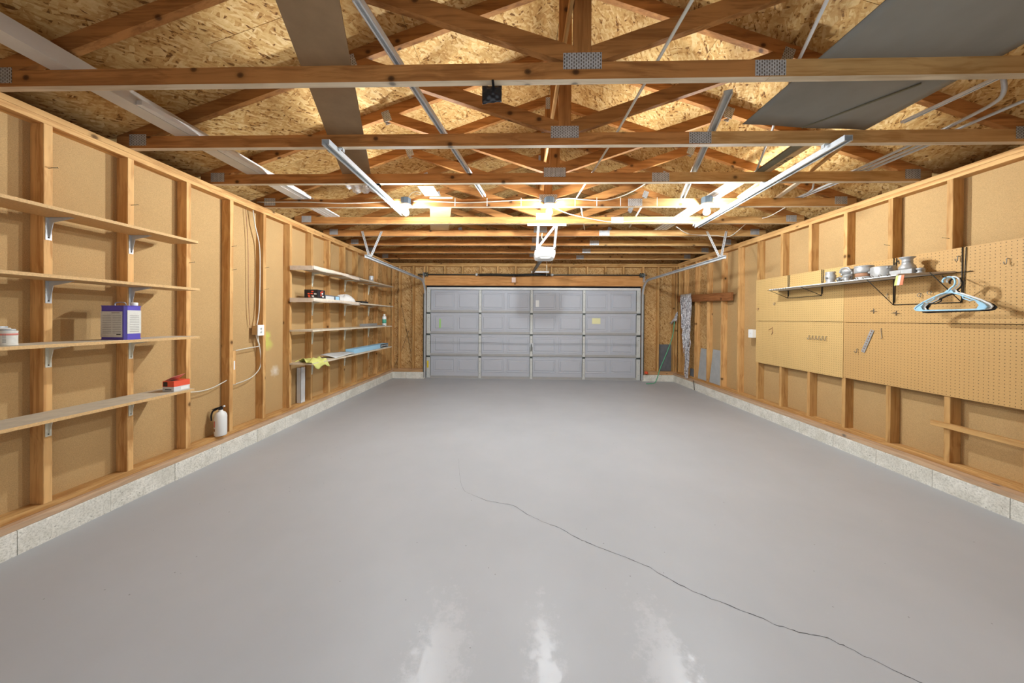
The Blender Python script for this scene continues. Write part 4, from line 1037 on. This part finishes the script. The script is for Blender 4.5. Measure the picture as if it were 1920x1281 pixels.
# ---- outlet and its cables
ob = empty('outlet_box', (SL+0.012, 3.39, 1.18), 'metal electrical box with a white outlet cover on a left wall stud', 'outlet')
B((SL-0.055, 3.352, 1.185), (SL+0.004, 3.434, 1.285)).build('box', 'shelf', ob)  # steel box, its brownish reflection put into the colour
mb = MB().box((SL+0.004, 3.350, 1.175), (SL+0.012, 3.436, 1.295)); mb.m(1)
for zc in (1.215, 1.255):
    mb.lathe([(0.015, 0), (0.015, 0.002)], (SL+0.012, 3.393, zc), (1, 0, 0), 14)
    mb.m(2); mb.box((SL+0.0141, 3.386, zc-0.004), (SL+0.0146, 3.388, zc+0.006)); mb.box((SL+0.0141, 3.397, zc-0.004), (SL+0.0146, 3.399, zc+0.006)); mb.m(1)
mb.build('cover_plate', ['plastic_w', 'hanger_w', 'ink_d'], ob, bevel=0.0)
def cab(pts, label, r=0.0055, mat='cable'):
    return one(MB().tube(smooth(pts), r, 6), 'wall_cable', mat, label, 'cable', 'cables on the left wall')
XW = SL-0.030
cab([(XW, 3.33, 2.57), (XW, 3.36, 2.40), (XW, 3.415, 2.20), (XW, 3.425, 1.9), (XW, 3.42, 1.6), (XW, 3.41, 1.42), (XW, 3.385, 1.29)], 'white cable running down the left wall bay into the outlet box')
cab([(XW-0.03, 3.27, 2.57), (XW-0.03, 3.30, 2.2), (XW-0.03, 3.31, 1.6), (XW-0.03, 3.33, 1.29)], 'thin brown cable running down the left wall beside the white one', 0.003, 'rust')
cab([(XW, 3.375, 1.185), (XW, 3.395, 1.12), (XW, 3.425, 1.03), (XW, 3.44, 0.90), (XW, 3.425, 0.80), (XW, 3.33, 0.72), (XW, 3.20, 0.69), (XW, 3.07, 0.68)], 'white cable looping below the outlet box')
cab([(XW, 3.40, 1.185), (XW, 3.41, 1.10), (XW, 3.415, 1.055), (XW, 3.30, 1.045), (XW, 3.16, 1.035), (XW, 3.07, 1.02)], 'white cable from the outlet box straight across to the next stud')
cab([(XW, 2.668, 0.705), (XW, 2.78, 0.69), (XW, 2.90, 0.70), (XW, 3.03, 0.74)], 'white cable crossing the bay above the fire extinguisher')

nb = one(B((SL-0.028, 3.068, 0.69), (SL-0.001, 3.10, 1.035)), 'nailing_block', 'stud_z', 'short pale wooden block nailed beside the stud where the white cables end', 'block')
B((SL-0.0008, 3.074, 0.84), (SL+0.0005, 3.088, 0.93)).build('white_strip', 'plastic_w', nb)
# bent nails left in the near studs
random.seed(9)
nails = [(SL, 1.829, 2.30), (SL, 2.235, 2.22), (SL, 2.642, 1.86), (SL, 2.642, 2.05), (SL, 3.048, 2.10), (SL, 3.048, 1.86), (SL, 3.455, 1.95), (SL, 3.455, 1.70), (SR, 2.646, 2.08), (SR, 3.053, 2.12)]
nl = ['on the first stud at the left edge, above the shelves', 'on the second left stud above the top shelf', 'on the third left stud below the top shelf', 'on the third left stud above the top shelf end',
      'on the fourth left stud, the upper of two', 'on the fourth left stud, the lower of two', 'on the outlet stud, the upper of two', 'on the outlet stud, the lower of two', 'on the right wall stud above the clothes hangers', 'on the right wall stud above the wire shelf end']
for (x, y, z), lb in zip(nails, nl):
    sg = 1 if x < 0 else -1
    one(MB().tube([(x-sg*0.001, y, z), (x+sg*0.018, y+0.004, z+0.004), (x+sg*0.030, y+0.020, z+0.012)], 0.0018, 5).lathe([(0.004, 0), (0.004, 0.0015)], (x+sg*0.030, y+0.020, z+0.012), (sg*0.6, 0.7, 0.3), 8), 'bent_nail', 'wire', 'bent nail '+lb, 'nail', 'bent nails in the studs')

# ---- things on the far shelves
def carton(name, a, b, mats, label, cat, extra=None, group=None):
    rt = empty(name, ((a[0]+b[0])/2, (a[1]+b[1])/2, a[2]), label, cat, group)
    mb = MB().box(a, b)
    mb.build('carton_body', mats[0], rt, bevel=0.0015)
    if extra: extra(rt)
    return rt
z2 = 1.6305
def prints(rt):
    mb = MB(); random.seed(3)
    for i in range(9):
        xx = random.uniform(-2.845, -2.71); zz = z2+random.uniform(0.02, 0.10); mb.m(random.choice((0, 1)))
        mb.box((xx, 4.0185, zz), (xx+0.028, 4.0198, zz+0.014))
    for i in range(8):
        yy = random.uniform(4.03, 4.13); zz = z2+random.uniform(0.02, 0.10); mb.m(random.choice((0, 1)))
        mb.box((-2.6798, yy, zz), (-2.6785, yy+0.03, zz+0.02))
    mb.build('printing', ['plastic_w', 'red'], rt)['kind'] = 'stuff'
carton('parts_carton', (-2.86, 4.02, z2), (-2.68, 4.18, z2+0.125), ['black'], 'black carton with red and white printing on the second far left shelf', 'box', prints)
def p2(rt): B((-2.6895, 4.21, z2+0.01), (-2.6885, 4.40, z2+0.055)).build('label_strip', 'carton', rt); B((-2.6895, 4.44, z2+0.01), (-2.6885, 4.53, z2+0.06)).build('label_strip', 'bluebox', rt)
carton('flat_carton', (-2.82, 4.20, z2), (-2.69, 4.55, z2+0.07), ['slate'], 'low grey carton beside the black one on the second far left shelf', 'box', p2)
def cloth(u, v):
    th = 2*math.pi*u; ph = math.pi*v*0.5
    rr = 1+0.13*math.sin(3*th+2)+0.10*math.sin(5*th+v*9)
    return Vector((-2.77+0.11*rr*math.cos(th)*math.cos(ph), 4.85+0.24*rr*math.sin(th)*math.cos(ph), z2+0.002+0.11*math.sin(ph)*(1+0.15*math.sin(th*4+v*6))))
one(MB().grid(cloth, 30, 8), 'cloth_bundle', 'cloth', 'crumpled white cloth bundle on the second far left shelf', 'cloth')
one(MB().box((-2.88, 5.15, z2+0.03), (-2.66, 5.42, z2+0.036)).box((-2.86, 5.17, z2), (-2.68, 5.40, z2+0.03)), 'black_tray', 'black', 'flat black tray beyond the white cloth on the second far left shelf', 'tray')
one(MB().lathe([(0.040, 0), (0.042, 0.003), (0.040, 0.006), (0.040, 0.10), (0.042, 0.104), (0.038, 0.106), (0.037, 0.10)], (-2.70, 5.55, 2.041), (0, 0, 1), 24), 'tin_can', 'galv', 'bare tin can on the topmost far left shelf', 'can')
z3 = 1.2225
one(MB().box((-2.86, 5.45, z3), (-2.68, 6.10, z3+0.012)).box((-2.86, 5.45, z3+0.012), (-2.84, 6.10, z3+0.05)), 'metal_tray', 'zinc', 'flat grey metal tray on the third far left shelf', 'tray')
bt = empty('spray_bottle', (-2.72, 6.15, z3), 'white bottle with a green label at the far end of the third far left shelf', 'bottle')
MB().lathe([(0.036, 0), (0.040, 0.006), (0.040, 0.17), (0.034, 0.19), (0.016, 0.205), (0.016, 0.21)], (-2.72, 6.15, z3), (0, 0, 1), 20).build('bottle_body', 'plastic_w', bt)
MB().lathe([(0.0406, 0.05), (0.0406, 0.13)], (-2.72, 6.15, z3), (0, 0, 1), 20).build('green_label', 'green', bt)
MB().lathe([(0.018, 0.205), (0.020, 0.21), (0.018, 0.235)], (-2.72, 6.15, z3), (0, 0, 1), 16).build('cap', 'plastic_w', bt)
z4 = 0.7955
def rag(u, v):
    x = -2.87+0.29*u; y = 3.86+0.30*v+0.04*math.sin(u*7)
    z = z4+0.012+0.035*abs(math.sin(u*5+v*3))*math.sin(math.pi*min(1, u*1.1))+0.015*math.sin(v*11+u*5)
    if x > -2.61: x = -2.61
    if u > 0.86: z = z4-0.02-(u-0.86)*0.35-0.02*math.sin(v*8); x = -2.612+0.006*math.sin(v*13)
    return Vector((x, y, max(z, z4+0.003) if u <= 0.86 else z))
one(MB().grid(rag, 22, 16), 'rag', 'rag', 'crumpled yellow green rag over the front of the lowest far left shelf', 'rag', solid=0.004)
def fold(u, v): return Vector((-2.86+0.22*u, 4.36+0.52*v, z4+0.012+0.035*u*0+0.02*math.sin(u*4+v*5)*0.4+0.03*(1-u)))
nw = one(MB().grid(fold, 6, 10), 'folded_papers', 'carton', 'folded grey papers on the lowest far left shelf', 'papers', solid=0.010)
lbx = carton('long_carton', (-2.80, 4.90, z4), (-2.66, 6.20, z4+0.075), ['bluebox'], 'long light blue box on the lowest far left shelf', 'box')
mb = MB().box((-2.6595, 5.85, z4+0.005), (-2.6590, 6.19, z4+0.07)); mb.m(1)
random.seed(5)
for k in range(7): mb.box((-2.6589, 5.87+k*0.045, z4+0.02+random.uniform(0, .012)), (-2.6585, 5.90+k*0.045, z4+0.05))
mb.build('printed_end', ['ink_d', 'carton'], lbx)
# white metal channel standing on the sill in the bay
g = MB().box((SL-0.070, 4.07, ZP), (SL-0.015, 4.073, 0.70)); g.box((SL-0.018, 4.07, ZP), (SL-0.015, 4.155, 0.70)); g.box((SL-0.070, 4.152, ZP), (SL-0.015, 4.155, 0.70))
one(g, 'metal_stud', 'white', 'short white metal stud standing on the sill below the yellow rag', 'stud')

# ================================================================== RIGHT WALL
XP = 3.565
pegs = [((3.460, 4.700), (1.379, 1.988), 'peg_new', 'upper left yellowish pegboard panel on the right wall'),
        ((3.460, 4.695), (0.762, 1.374), 'peg_new', 'lower left yellowish pegboard panel on the right wall'),
        ((1.10, 3.457), (1.376, 1.988), 'peg_old', 'upper right brownish pegboard panel behind the blue hanger'),
        ((1.10, 3.455), (0.770, 1.371), 'peg_old', 'lower right brownish pegboard panel on the right wall')]
for (ya, yb), (za, zb_), m_, lb in pegs:
    o = B((XP, ya, za), (SR-0.0008, yb, zb_)).build('pegboard_panel', m_, bevel=0.0008); tag(o, lb, 'pegboard', 'pegboard panels')
# ledger board at the tinsel
one(MB().beam((3.553, 5.20, 1.785), (3.553, 6.90, 1.850), T, W4+0.05, (0, 0, 1), 0.003), 'ledger_board', 'red_y', 'reddish brown board nailed level across the studs at the far right', 'board')
one(MB().beam((3.553, 1.2, 0.53), (3.553, 2.72, 0.527), 0.036, 0.042, (0, 0, 1), 0.002), 'rail_board', 'stud_y', 'narrow pale wooden stick nailed across the lower right studs', 'board')
# switch
sw = one(MB().box((3.5715-0.055, 4.70, 1.125), (3.5715, 4.785, 1.25)), 'light_switch', 'plastic_w', 'white light switch box beside the left pegboard edge', 'switch', bevel=0.003)
MB().box((3.512, 4.737, 1.178), (3.5163, 4.748, 1.198)).build('toggle', 'hanger_w', sw)
# boards leaning in the bays
def lean(y0, y1, z0, z1, mat, label, tiltx=0.04, sh=0.06):
    mb = MB().prism([(SR+0.025, y0, z0), (SR+0.025, y1, z0), (SR+0.025+tiltx, y1-sh, z1), (SR+0.025+tiltx, y0-sh, z1)], (0.012, 0, 0))
    return one(mb, 'leaning_panel', mat, label, 'panel', 'grey panels leaning in the right wall bays')
S0 = 2.646
lean(5.94, 6.23, ZP, 0.825, 'board_g', 'farther of the two pale grey panels leaning between the far right studs', sh=0.03)
lean(5.53, 5.86, ZP, 0.84, 'board_g', 'nearer and larger pale grey panel leaning between the far right studs', sh=0.04)
one(B((3.18, YS+0.070, ZP), (3.475, YS+0.082, 0.825)), 'slate_sheet', 'slate', 'dark slate grey panel in the door wall bay behind the green rope', 'panel')
one(B((SR+0.02, 6.30, ZP), (SR+0.032, 6.50, 0.38)), 'slate_offcut', 'slate', 'small dark grey offcut on the right sill behind the tinsel', 'panel')
# tinsel curtain
tn = empty('tinsel_curtain', (3.49, 6.5, 1.9), 'silver foil fringe curtain hanging over the ledger board at the far right', 'curtain')
def tops(u, v): return Vector((3.520-0.010*math.sin(v*30)*u, 6.36+0.40*v, 1.93-0.42*u))
MB().grid(tops, 4, 20).build('header_strip', 'cloth', tn, solid=0.004)
mb = MB(); random.seed(21)
for i in range(170):
    y = 6.27+0.42*random.random(); x = 3.47+0.03*random.random()
    L = random.uniform(0.9, 1.62) if y < 6.52 else random.uniform(0.5, 1.1)
    z = 1.90-random.uniform(0, 0.25); ps = []; n = 9
    for k in range(n+1):
        t = k/n; ps.append((x+random.uniform(-.012, .012), y*(1-t)+((6.38+0.18*(y-6.27)/0.42))*t+random.uniform(-.014, .014), z-L*t))
    vs = []; fs = []
    for k, p in enumerate(ps):
        a = random.uniform(0, 3.14); d = Vector((math.cos(a), math.sin(a), 0))*0.006
        vs += [Vector(p)-d, Vector(p)+d]
        if k: fs.append((2*k-2, 2*k-1, 2*k+1, 2*k))
    mb.add(vs, fs)
o = mb.build('foil_strands', 'tinsel', tn); o['kind'] = 'stuff'
mb = MB()
def bow(u, v): return Vector((3.44+0.02*math.sin(v*9), 6.70+0.33*v*u+0.05, 1.52-0.20*u+0.04*math.sin(v*6)))
MB().grid(bow, 6, 8).build('foil_flap', 'tinsel', tn, solid=0.003)
# green rope
one(MB().tube(smooth([(3.47, 6.90, 1.45), (3.42, 6.88, 1.05), (3.30, 6.86, 0.70), (3.14, 6.84, 0.33), (3.05, 6.80, 0.10), (2.97, 6.74, 0.012), (2.85, 6.68, 0.008), (2.76, 6.66, 0.008)]), 0.009, 6), 'green_rope', 'rope', 'green rope hanging from the tinsel down to the floor', 'rope')
one(MB().tube(smooth([(3.465, 6.15, 0.19), (3.46, 6.13, 0.16), (3.462, 6.12, 0.10), (3.463, 6.10, 0.012)]), 0.006, 6), 'dark_cord', 'wire', 'short dark cord hanging over the concrete curb at the far right', 'cord')
one(MB().lathe([(0.03, 0), (0.034, 0.01), (0.03, 0.05), (0.018, 0.06)], (DX1+0.06, YD-0.03, 0.20), (0.3, -1, 0), 14), 'orange_sensor', 'orange', 'small orange red door sensor at the foot of the right track', 'sensor')

# ---- wire shelf on the pegboard
ws = empty('wire_shelf', (3.45, 3.3, 1.79), 'long white shelf board held by dark wire brackets on the pegboard', 'shelf')
ZS = 1.790
# board with a slanted left end
n_ = [(3.332, 2.80), (3.332, 4.17), (3.555, 4.30), (3.555, 2.62)]
mb = MB().prism([(x, y, ZS) for x, y in n_], (0, 0, 0.010)); mb.build('shelf_board', 'white', ws)
MB().beam((3.335, 2.79, ZS+0.008), (3.555, 2.60, ZS+0.004), 0.05, 0.014, (0, 0, 1), 0.001).build('end_lath', 'plank', ws)
def wire(pts, r=0.0035): return pts
mb = MB()
for (ya, yb, zb_, zt, fy) in ((4.15, 3.70, 1.685, 1.99, 0.12), (3.01, 2.56, 1.545, 1.99, 0.10)):
    for y in (ya, yb):
        mb.tube([(3.559, y, zt), (3.559, y, zb_)], 0.0035, 6); mb.tube([(3.559, y-0.022, zt-0.005), (3.559, y-0.008, zb_+0.02)], 0.003, 6)
        mb.tube([(3.559, y, zb_), (3.336, y+0.02, ZS-0.004)], 0.0032, 6)
    mb.tube([(3.559, ya, zb_), (3.559, yb, zb_)], 0.0035, 6)
mb.tube([(3.330, 4.20, ZS-0.002), (3.330, 2.78, ZS-0.002)], 0.003, 6)
mb.tube([(3.556, 4.3, ZS-0.002), (3.556, 2.5, ZS-0.002)], 0.003, 6)
mb.build('wire_frame', 'wire', ws)
for k in range(8):
    y = 2.86+k*0.065; MB().tube(smooth([(3.336, y, ZS+0.004), (3.322, y, ZS+0.020), (3.326, y-0.012, ZS+0.026), (3.332, y-0.02, ZS+0.010)], 3), 0.0028, 5).build('wire_loop', 'hook', ws)
for k in range(7):
    y = 3.92+k*0.035; MB().tube([(3.334, y, ZS+0.012), (3.326, y, ZS-0.002), (3.334, y, ZS-0.010)], 0.0028, 5).build('wire_loop', 'hook', ws)
# fittings on the shelf
ZI = ZS+0.0105
def fit(name, c, prof, label, mat='zinc', axis=(0, 0, 1), parts=None, n=24):
    rt = empty(name, (c[0], c[1], ZI), label, 'fitting', 'metal fittings on the wire shelf')
    MB().lathe(prof, c, axis, n).build('body', mat, rt)
    if parts: parts(rt)
    return rt
def lug(rt, c, r=0.012, L=0.04, ax=(0, 1, 0), mat='zinc'): MB().lathe([(r, 0), (r, L*0.3), (r*0.7, L*0.35), (r*0.7, L), (r, L)], c, ax, 12).build('lug', mat, rt)
fit('pipe_fitting', (3.42, 3.46, ZI), [(0.036, 0), (0.040, 0.012), (0.030, 0.022), (0.044, 0.050), (0.046, 0.085), (0.036, 0.100), (0.044, 0.112), (0.040, 0.125)], 'grey threaded metal fitting at the left end of the group', parts=lambda r: lug(r, (3.38, 3.45, ZI+0.06), 0.008, 0.02, (-1, 0, 0)))
fit('pipe_elbow', (3.39, 3.34, ZI+0.028), [(0.026, 0), (0.028, 0.01), (0.020, 0.015), (0.020, 0.05), (0.028, 0.055), (0.026, 0.065)], 'small grey elbow fitting lying left of the stacked clamp', axis=(0.2, -1, 0), parts=lambda r: lug(r, (3.39, 3.31, ZI+0.028), 0.018, 0.045, (-1, 0, 0)))
fit('pipe_tee', (3.38, 3.255, ZI), [(0.030, 0), (0.032, 0.008), (0.022, 0.014), (0.022, 0.04), (0.030, 0.046), (0.030, 0.055)], 'small grey tee fitting in front of the stacked clamp', parts=lambda r: lug(r, (3.38, 3.275, ZI+0.030), 0.014, 0.035, (0, 1, 0)))
def clampparts(rt):
    for s_ in (-1, 1):
        lug(rt, (3.43, 3.30+0.05*s_, ZI+0.07), 0.010, 0.05, (0, 0, 1)); lug(rt, (3.43, 3.30+0.045*s_, ZI+0.02), 0.014, 0.03, (0, 0, 1))
    MB().tube(smooth([(3.42, 3.36, ZI+0.10), (3.41, 3.33, ZI+0.138), (3.41, 3.27, ZI+0.138), (3.42, 3.25, ZI+0.10)]), 0.009, 8).build('clamp_band', 'zinc', rt)
fit('pipe_clamp', (3.45, 3.30, ZI), [(0.050, 0), (0.050, 0.03), (0.040, 0.035), (0.040, 0.085), (0.054, 0.09), (0.054, 0.125), (0.044, 0.13)], 'tall grey clamp with bolts behind the small elbow', parts=clampparts)
fit('valve_body', (3.43, 3.142, ZI), [(0.062, 0), (0.066, 0.008), (0.060, 0.016), (0.060, 0.028)], 'wide round grey fitting with a rusty band in the middle of the shelf',
    parts=lambda r: (MB().lathe([(0.058, 0.028), (0.060, 0.030), (0.060, 0.062), (0.058, 0.064)], (3.43, 3.142, ZI), (0, 0, 1), 24).build('rusty_band', 'rust', r), MB().lathe([(0.064, 0.064), (0.068, 0.070), (0.068, 0.112), (0.060, 0.120), (0.070, 0.126), (0.066, 0.136)], (3.43, 3.142, ZI), (0, 0, 1), 24).build('collar', 'zinc', r)))
fit('drum_fitting', (3.44, 2.99, ZI), [(0.078, 0), (0.080, 0.004), (0.080, 0.098), (0.074, 0.104), (0.068, 0.100)], 'low drum shaped grey casting with two ears', parts=lambda r: (lug(r, (3.40, 2.92, ZI+0.085), 0.014, 0.018, (-0.2, -1, 0)), lug(r, (3.40, 3.055, ZI+0.06), 0.014, 0.018, (-0.2, 1, 0)), MB().tube([(3.50, 2.965, ZI+0.09), (3.515, 2.955, ZI+0.135), (3.51, 2.93, ZI+0.15), (3.50, 2.92, ZI+0.12)], 0.004, 6).build('wire_bail', 'wire', r)), n=32)
jb = empty('junction_fitting', (3.44, 2.80, ZI), 'flared grey spout fitting standing on a rectangular base at the right end', 'fitting', 'metal fittings on the wire shelf')
MB().box((3.385, 2.735, ZI), (3.50, 2.895, ZI+0.045)).box((3.3835, 2.812, ZI+0.004), (3.385, 2.816, ZI+0.041)).build('base', 'zinc', jb, bevel=0.004)
MB().lathe([(0.050, 0.045), (0.052, 0.06), (0.048, 0.075), (0.034, 0.095), (0.031, 0.115), (0.036, 0.118), (0.031, 0.122), (0.034, 0.140), (0.046, 0.150), (0.048, 0.158), (0.040, 0.156)], (3.44, 2.81, ZI), (0, 0, 1), 28).build('spout', 'zinc', jb)
fit('small_coupling', (3.43, 2.715, ZI), [(0.022, 0), (0.024, 0.01), (0.016, 0.014), (0.016, 0.028), (0.024, 0.032), (0.022, 0.046)], 'smallest grey coupling at the right end of the shelf', parts=lambda r: lug(r, (3.43, 2.73, ZI+0.023), 0.010, 0.03, (0, -1, 0)))
for k, (m_, lb) in enumerate((('tagg', 'green paper tag hanging from the wire shelf front'), ('plastic_w', 'white paper tag hanging from the wire shelf front'), ('tagr', 'orange paper tag hanging from the wire shelf front'))):
    y = 2.795-0.022*k
    one(MB().prism([(3.328-0.004*k, y, ZS), (3.328-0.004*k, y-0.020, ZS), (3.325-0.004*k, y-0.012, ZS-0.085), (3.325-0.004*k, y+0.012, ZS-0.085)], (-0.0012, 0, 0)), 'paper_tag', m_, lb, 'tag', 'paper tags')

# ---- clothes hangers
def hanger(x, dy, dz, mat, label, sc=0.93, nm='clothes_hanger', rot=0.0):
    yc = 2.505+dy; z0 = 1.635+dz
    def P(u, v): # u across (picture right = smaller y), v up
        u, v = u*sc, v*sc
        c, s_ = math.cos(rot), math.sin(rot); u2, v2 = u*c-v*s_, u*s_+v*c
        return (x-0.006*abs(u2)*0, yc-u2, z0+v2)
    mb = MB()
    # shoulders and bottom bar: closed loop
    lp = [P(0, -0.005), P(0.05, -0.022), P(0.10, -0.050), P(0.16, -0.085), P(0.205, -0.120), P(0.218, -0.140), P(0.208, -0.156), P(0.18, -0.160), P(0.0, -0.160), P(-0.18, -0.160), P(-0.208, -0.156), P(-0.218, -0.140), P(-0.205, -0.120), P(-0.16, -0.085), P(-0.10, -0.050), P(-0.05, -0.022)]
    mb.tube(lp, 0.0062, 8, closed=True)
    # hook
    hk = [P(0, -0.005), P(0.012, 0.02), P(0.035, 0.045), P(0.042, 0.075), P(0.034, 0.105), P(0.008, 0.122), P(-0.020, 0.115), P(-0.034, 0.095), P(-0.030, 0.078)]
    mb.tube(smooth(hk, 4), 0.0058, 8)
    o = one(mb, nm, mat, label, 'hanger', 'plastic clothes hangers')
    # gusset webs and strap notches
    for s_ in (-1, 1):
        MB().prism([P(s_*0.155, -0.092), P(s_*0.205, -0.125), P(s_*0.210, -0.148), P(s_*0.160, -0.157), P(s_*0.175, -0.125)], (0.004, 0, 0)).build('end_web', mat, o)
        MB().tube([P(s_*0.085, -0.046), P(s_*0.09, -0.066), P(s_*0.13, -0.088), P(s_*0.145, -0.083)], 0.004, 6).build('strap_notch', mat, o)
    MB().prism([P(-0.035, -0.018), P(0.035, -0.018), P(0.02, 0.012), P(-0.008, 0.012)], (0.004, 0, 0)).build('neck_web', mat, o)
    return o
hanger(3.395, 0.012, -0.006, 'hanger_b', 'light blue plastic clothes hanger hooked on the wire shelf bracket, frontmost')
hanger(3.412, 0.0, -0.006, 'hanger_w', 'ivory plastic clothes hanger just behind the light blue one', rot=0.02)
hanger(3.430, -0.004, -0.016, 'black', 'black plastic clothes hanger behind the light coloured ones', rot=0.03)
# wire the hangers hook on
one(MB().tube([(3.556, 2.56, 1.742), (3.36, 2.52, 1.742), (3.352, 2.52, 1.755)], 0.0035, 6), 'peg_hook', 'wire', 'long dark wire arm that the clothes hangers hook onto', 'hook')

# ---- pegboard hooks
def hookm(kind, y, z):
    mb = MB(); x = XP-0.001
    if kind == 'j': mb.tube(smooth([(x, y, z+0.02), (x-0.012, y, z+0.02), (x-0.014, y, z-0.012), (x-0.022, y, z-0.022), (x-0.032, y, z-0.014), (x-0.033, y, z-0.002)], 4), 0.0028, 6)
    elif kind == 'cross': mb.tube([(x-0.004, y, z-0.026), (x-0.004, y, z+0.022)], 0.0026, 6); mb.tube([(x-0.008, y-0.030, z-0.002), (x-0.008, y+0.030, z-0.002)], 0.0026, 6); mb.tube([(x, y, z+0.006), (x-0.030, y, z+0.004)], 0.0026, 6)
    elif kind == 'v': mb.tube([(x-0.003, y+0.045, z+0.004), (x-0.010, y-0.03, z+0.045), (x-0.006, y-0.02, z-0.03), (x-0.004, y-0.005, z-0.058), (x-0.006, y-0.03, z-0.02)], 0.0026, 6)
    elif kind == 'loop': mb.tube(smooth([(x, y, z+0.01), (x-0.01, y+0.006, z+0.018), (x-0.018, y+0.012, z), (x-0.016, y, z-0.016), (x-0.012, y-0.010, z-0.002), (x-0.004, y-0.004, z+0.016)], 4), 0.0024, 6)
    elif kind == 'long': mb.tube(smooth([(x, y, z+0.045), (x-0.006, y, z+0.04), (x-0.006, y-0.006, z-0.03), (x-0.010, y-0.012, z-0.045), (x-0.012, y-0.002, z-0.055)], 4), 0.0024, 6)
    return mb
for kind, y, z, lb in (('j', 2.33, 1.832, 'steel pegboard hook at the upper right above the hanger'),
                       ('cross', 3.171, 1.492, 'left of the two cross shaped pegboard hooks below the wire shelf'),
                       ('cross', 2.988, 1.468, 'right of the two cross shaped pegboard hooks below the wire shelf'),
                       ('j', 3.052, 1.632, 'steel J hook just under the wire shelf'),
                       ('loop', 2.813, 1.622, 'small looped wire hook left of the clothes hangers'),
                       ('loop', 2.747, 1.638, 'tiny dark wire hook nearest the hanger neck'),
                       ('v', 4.413, 1.246, 'bent V shaped wire hook on the lower left pegboard'),
                       ('loop', 4.648, 1.553, 'rusty double loop hook at the left pegboard edge'),
                       ('long', 3.105, 1.271, 'thin hanging wire right of the perforated strap'),
                       ('j', 3.311, 1.076, 'small double wire hook left of the perforated strap'),
                       ('loop', 4.355, 1.618, 'thin wire hook under the left end of the wire shelf'),
                       ('j', 2.58, 1.90, 'small dark wire hook above the wire shelf end')):
    one(hookm(kind, y, z), 'peg_hook', 'hook' if kind != 'v' and y < 4.5 else 'rust', lb, 'hook', 'pegboard hooks')
for k in range(6):
    one(hookm('j', 3.843-k*0.041, 1.184), 'peg_hook', 'hook', ('leftmost', 'second from left', 'third from left', 'fourth from left', 'fifth from left', 'rightmost')[k]+' of six small steel hooks in a row on the lower left pegboard', 'hook', 'row of six small hooks')
mb = MB().beam((XP-0.006, 3.178, 1.30), (XP-0.006, 3.262, 1.068), 0.032, 0.004, (1, 0, 0)); mb.m(1)
for k in range(9):
    t = (k+0.5)/9; mb.lathe([(0.006, 0), (0.006, 0.001)], (XP-0.009, 3.178+0.084*t, 1.30-0.232*t), (-1, 0, 0), 8)
one(mb, 'perforated_strap', ['zinc', 'rust'], 'perforated metal strap hanging aslant on the lower right pegboard', 'strap')
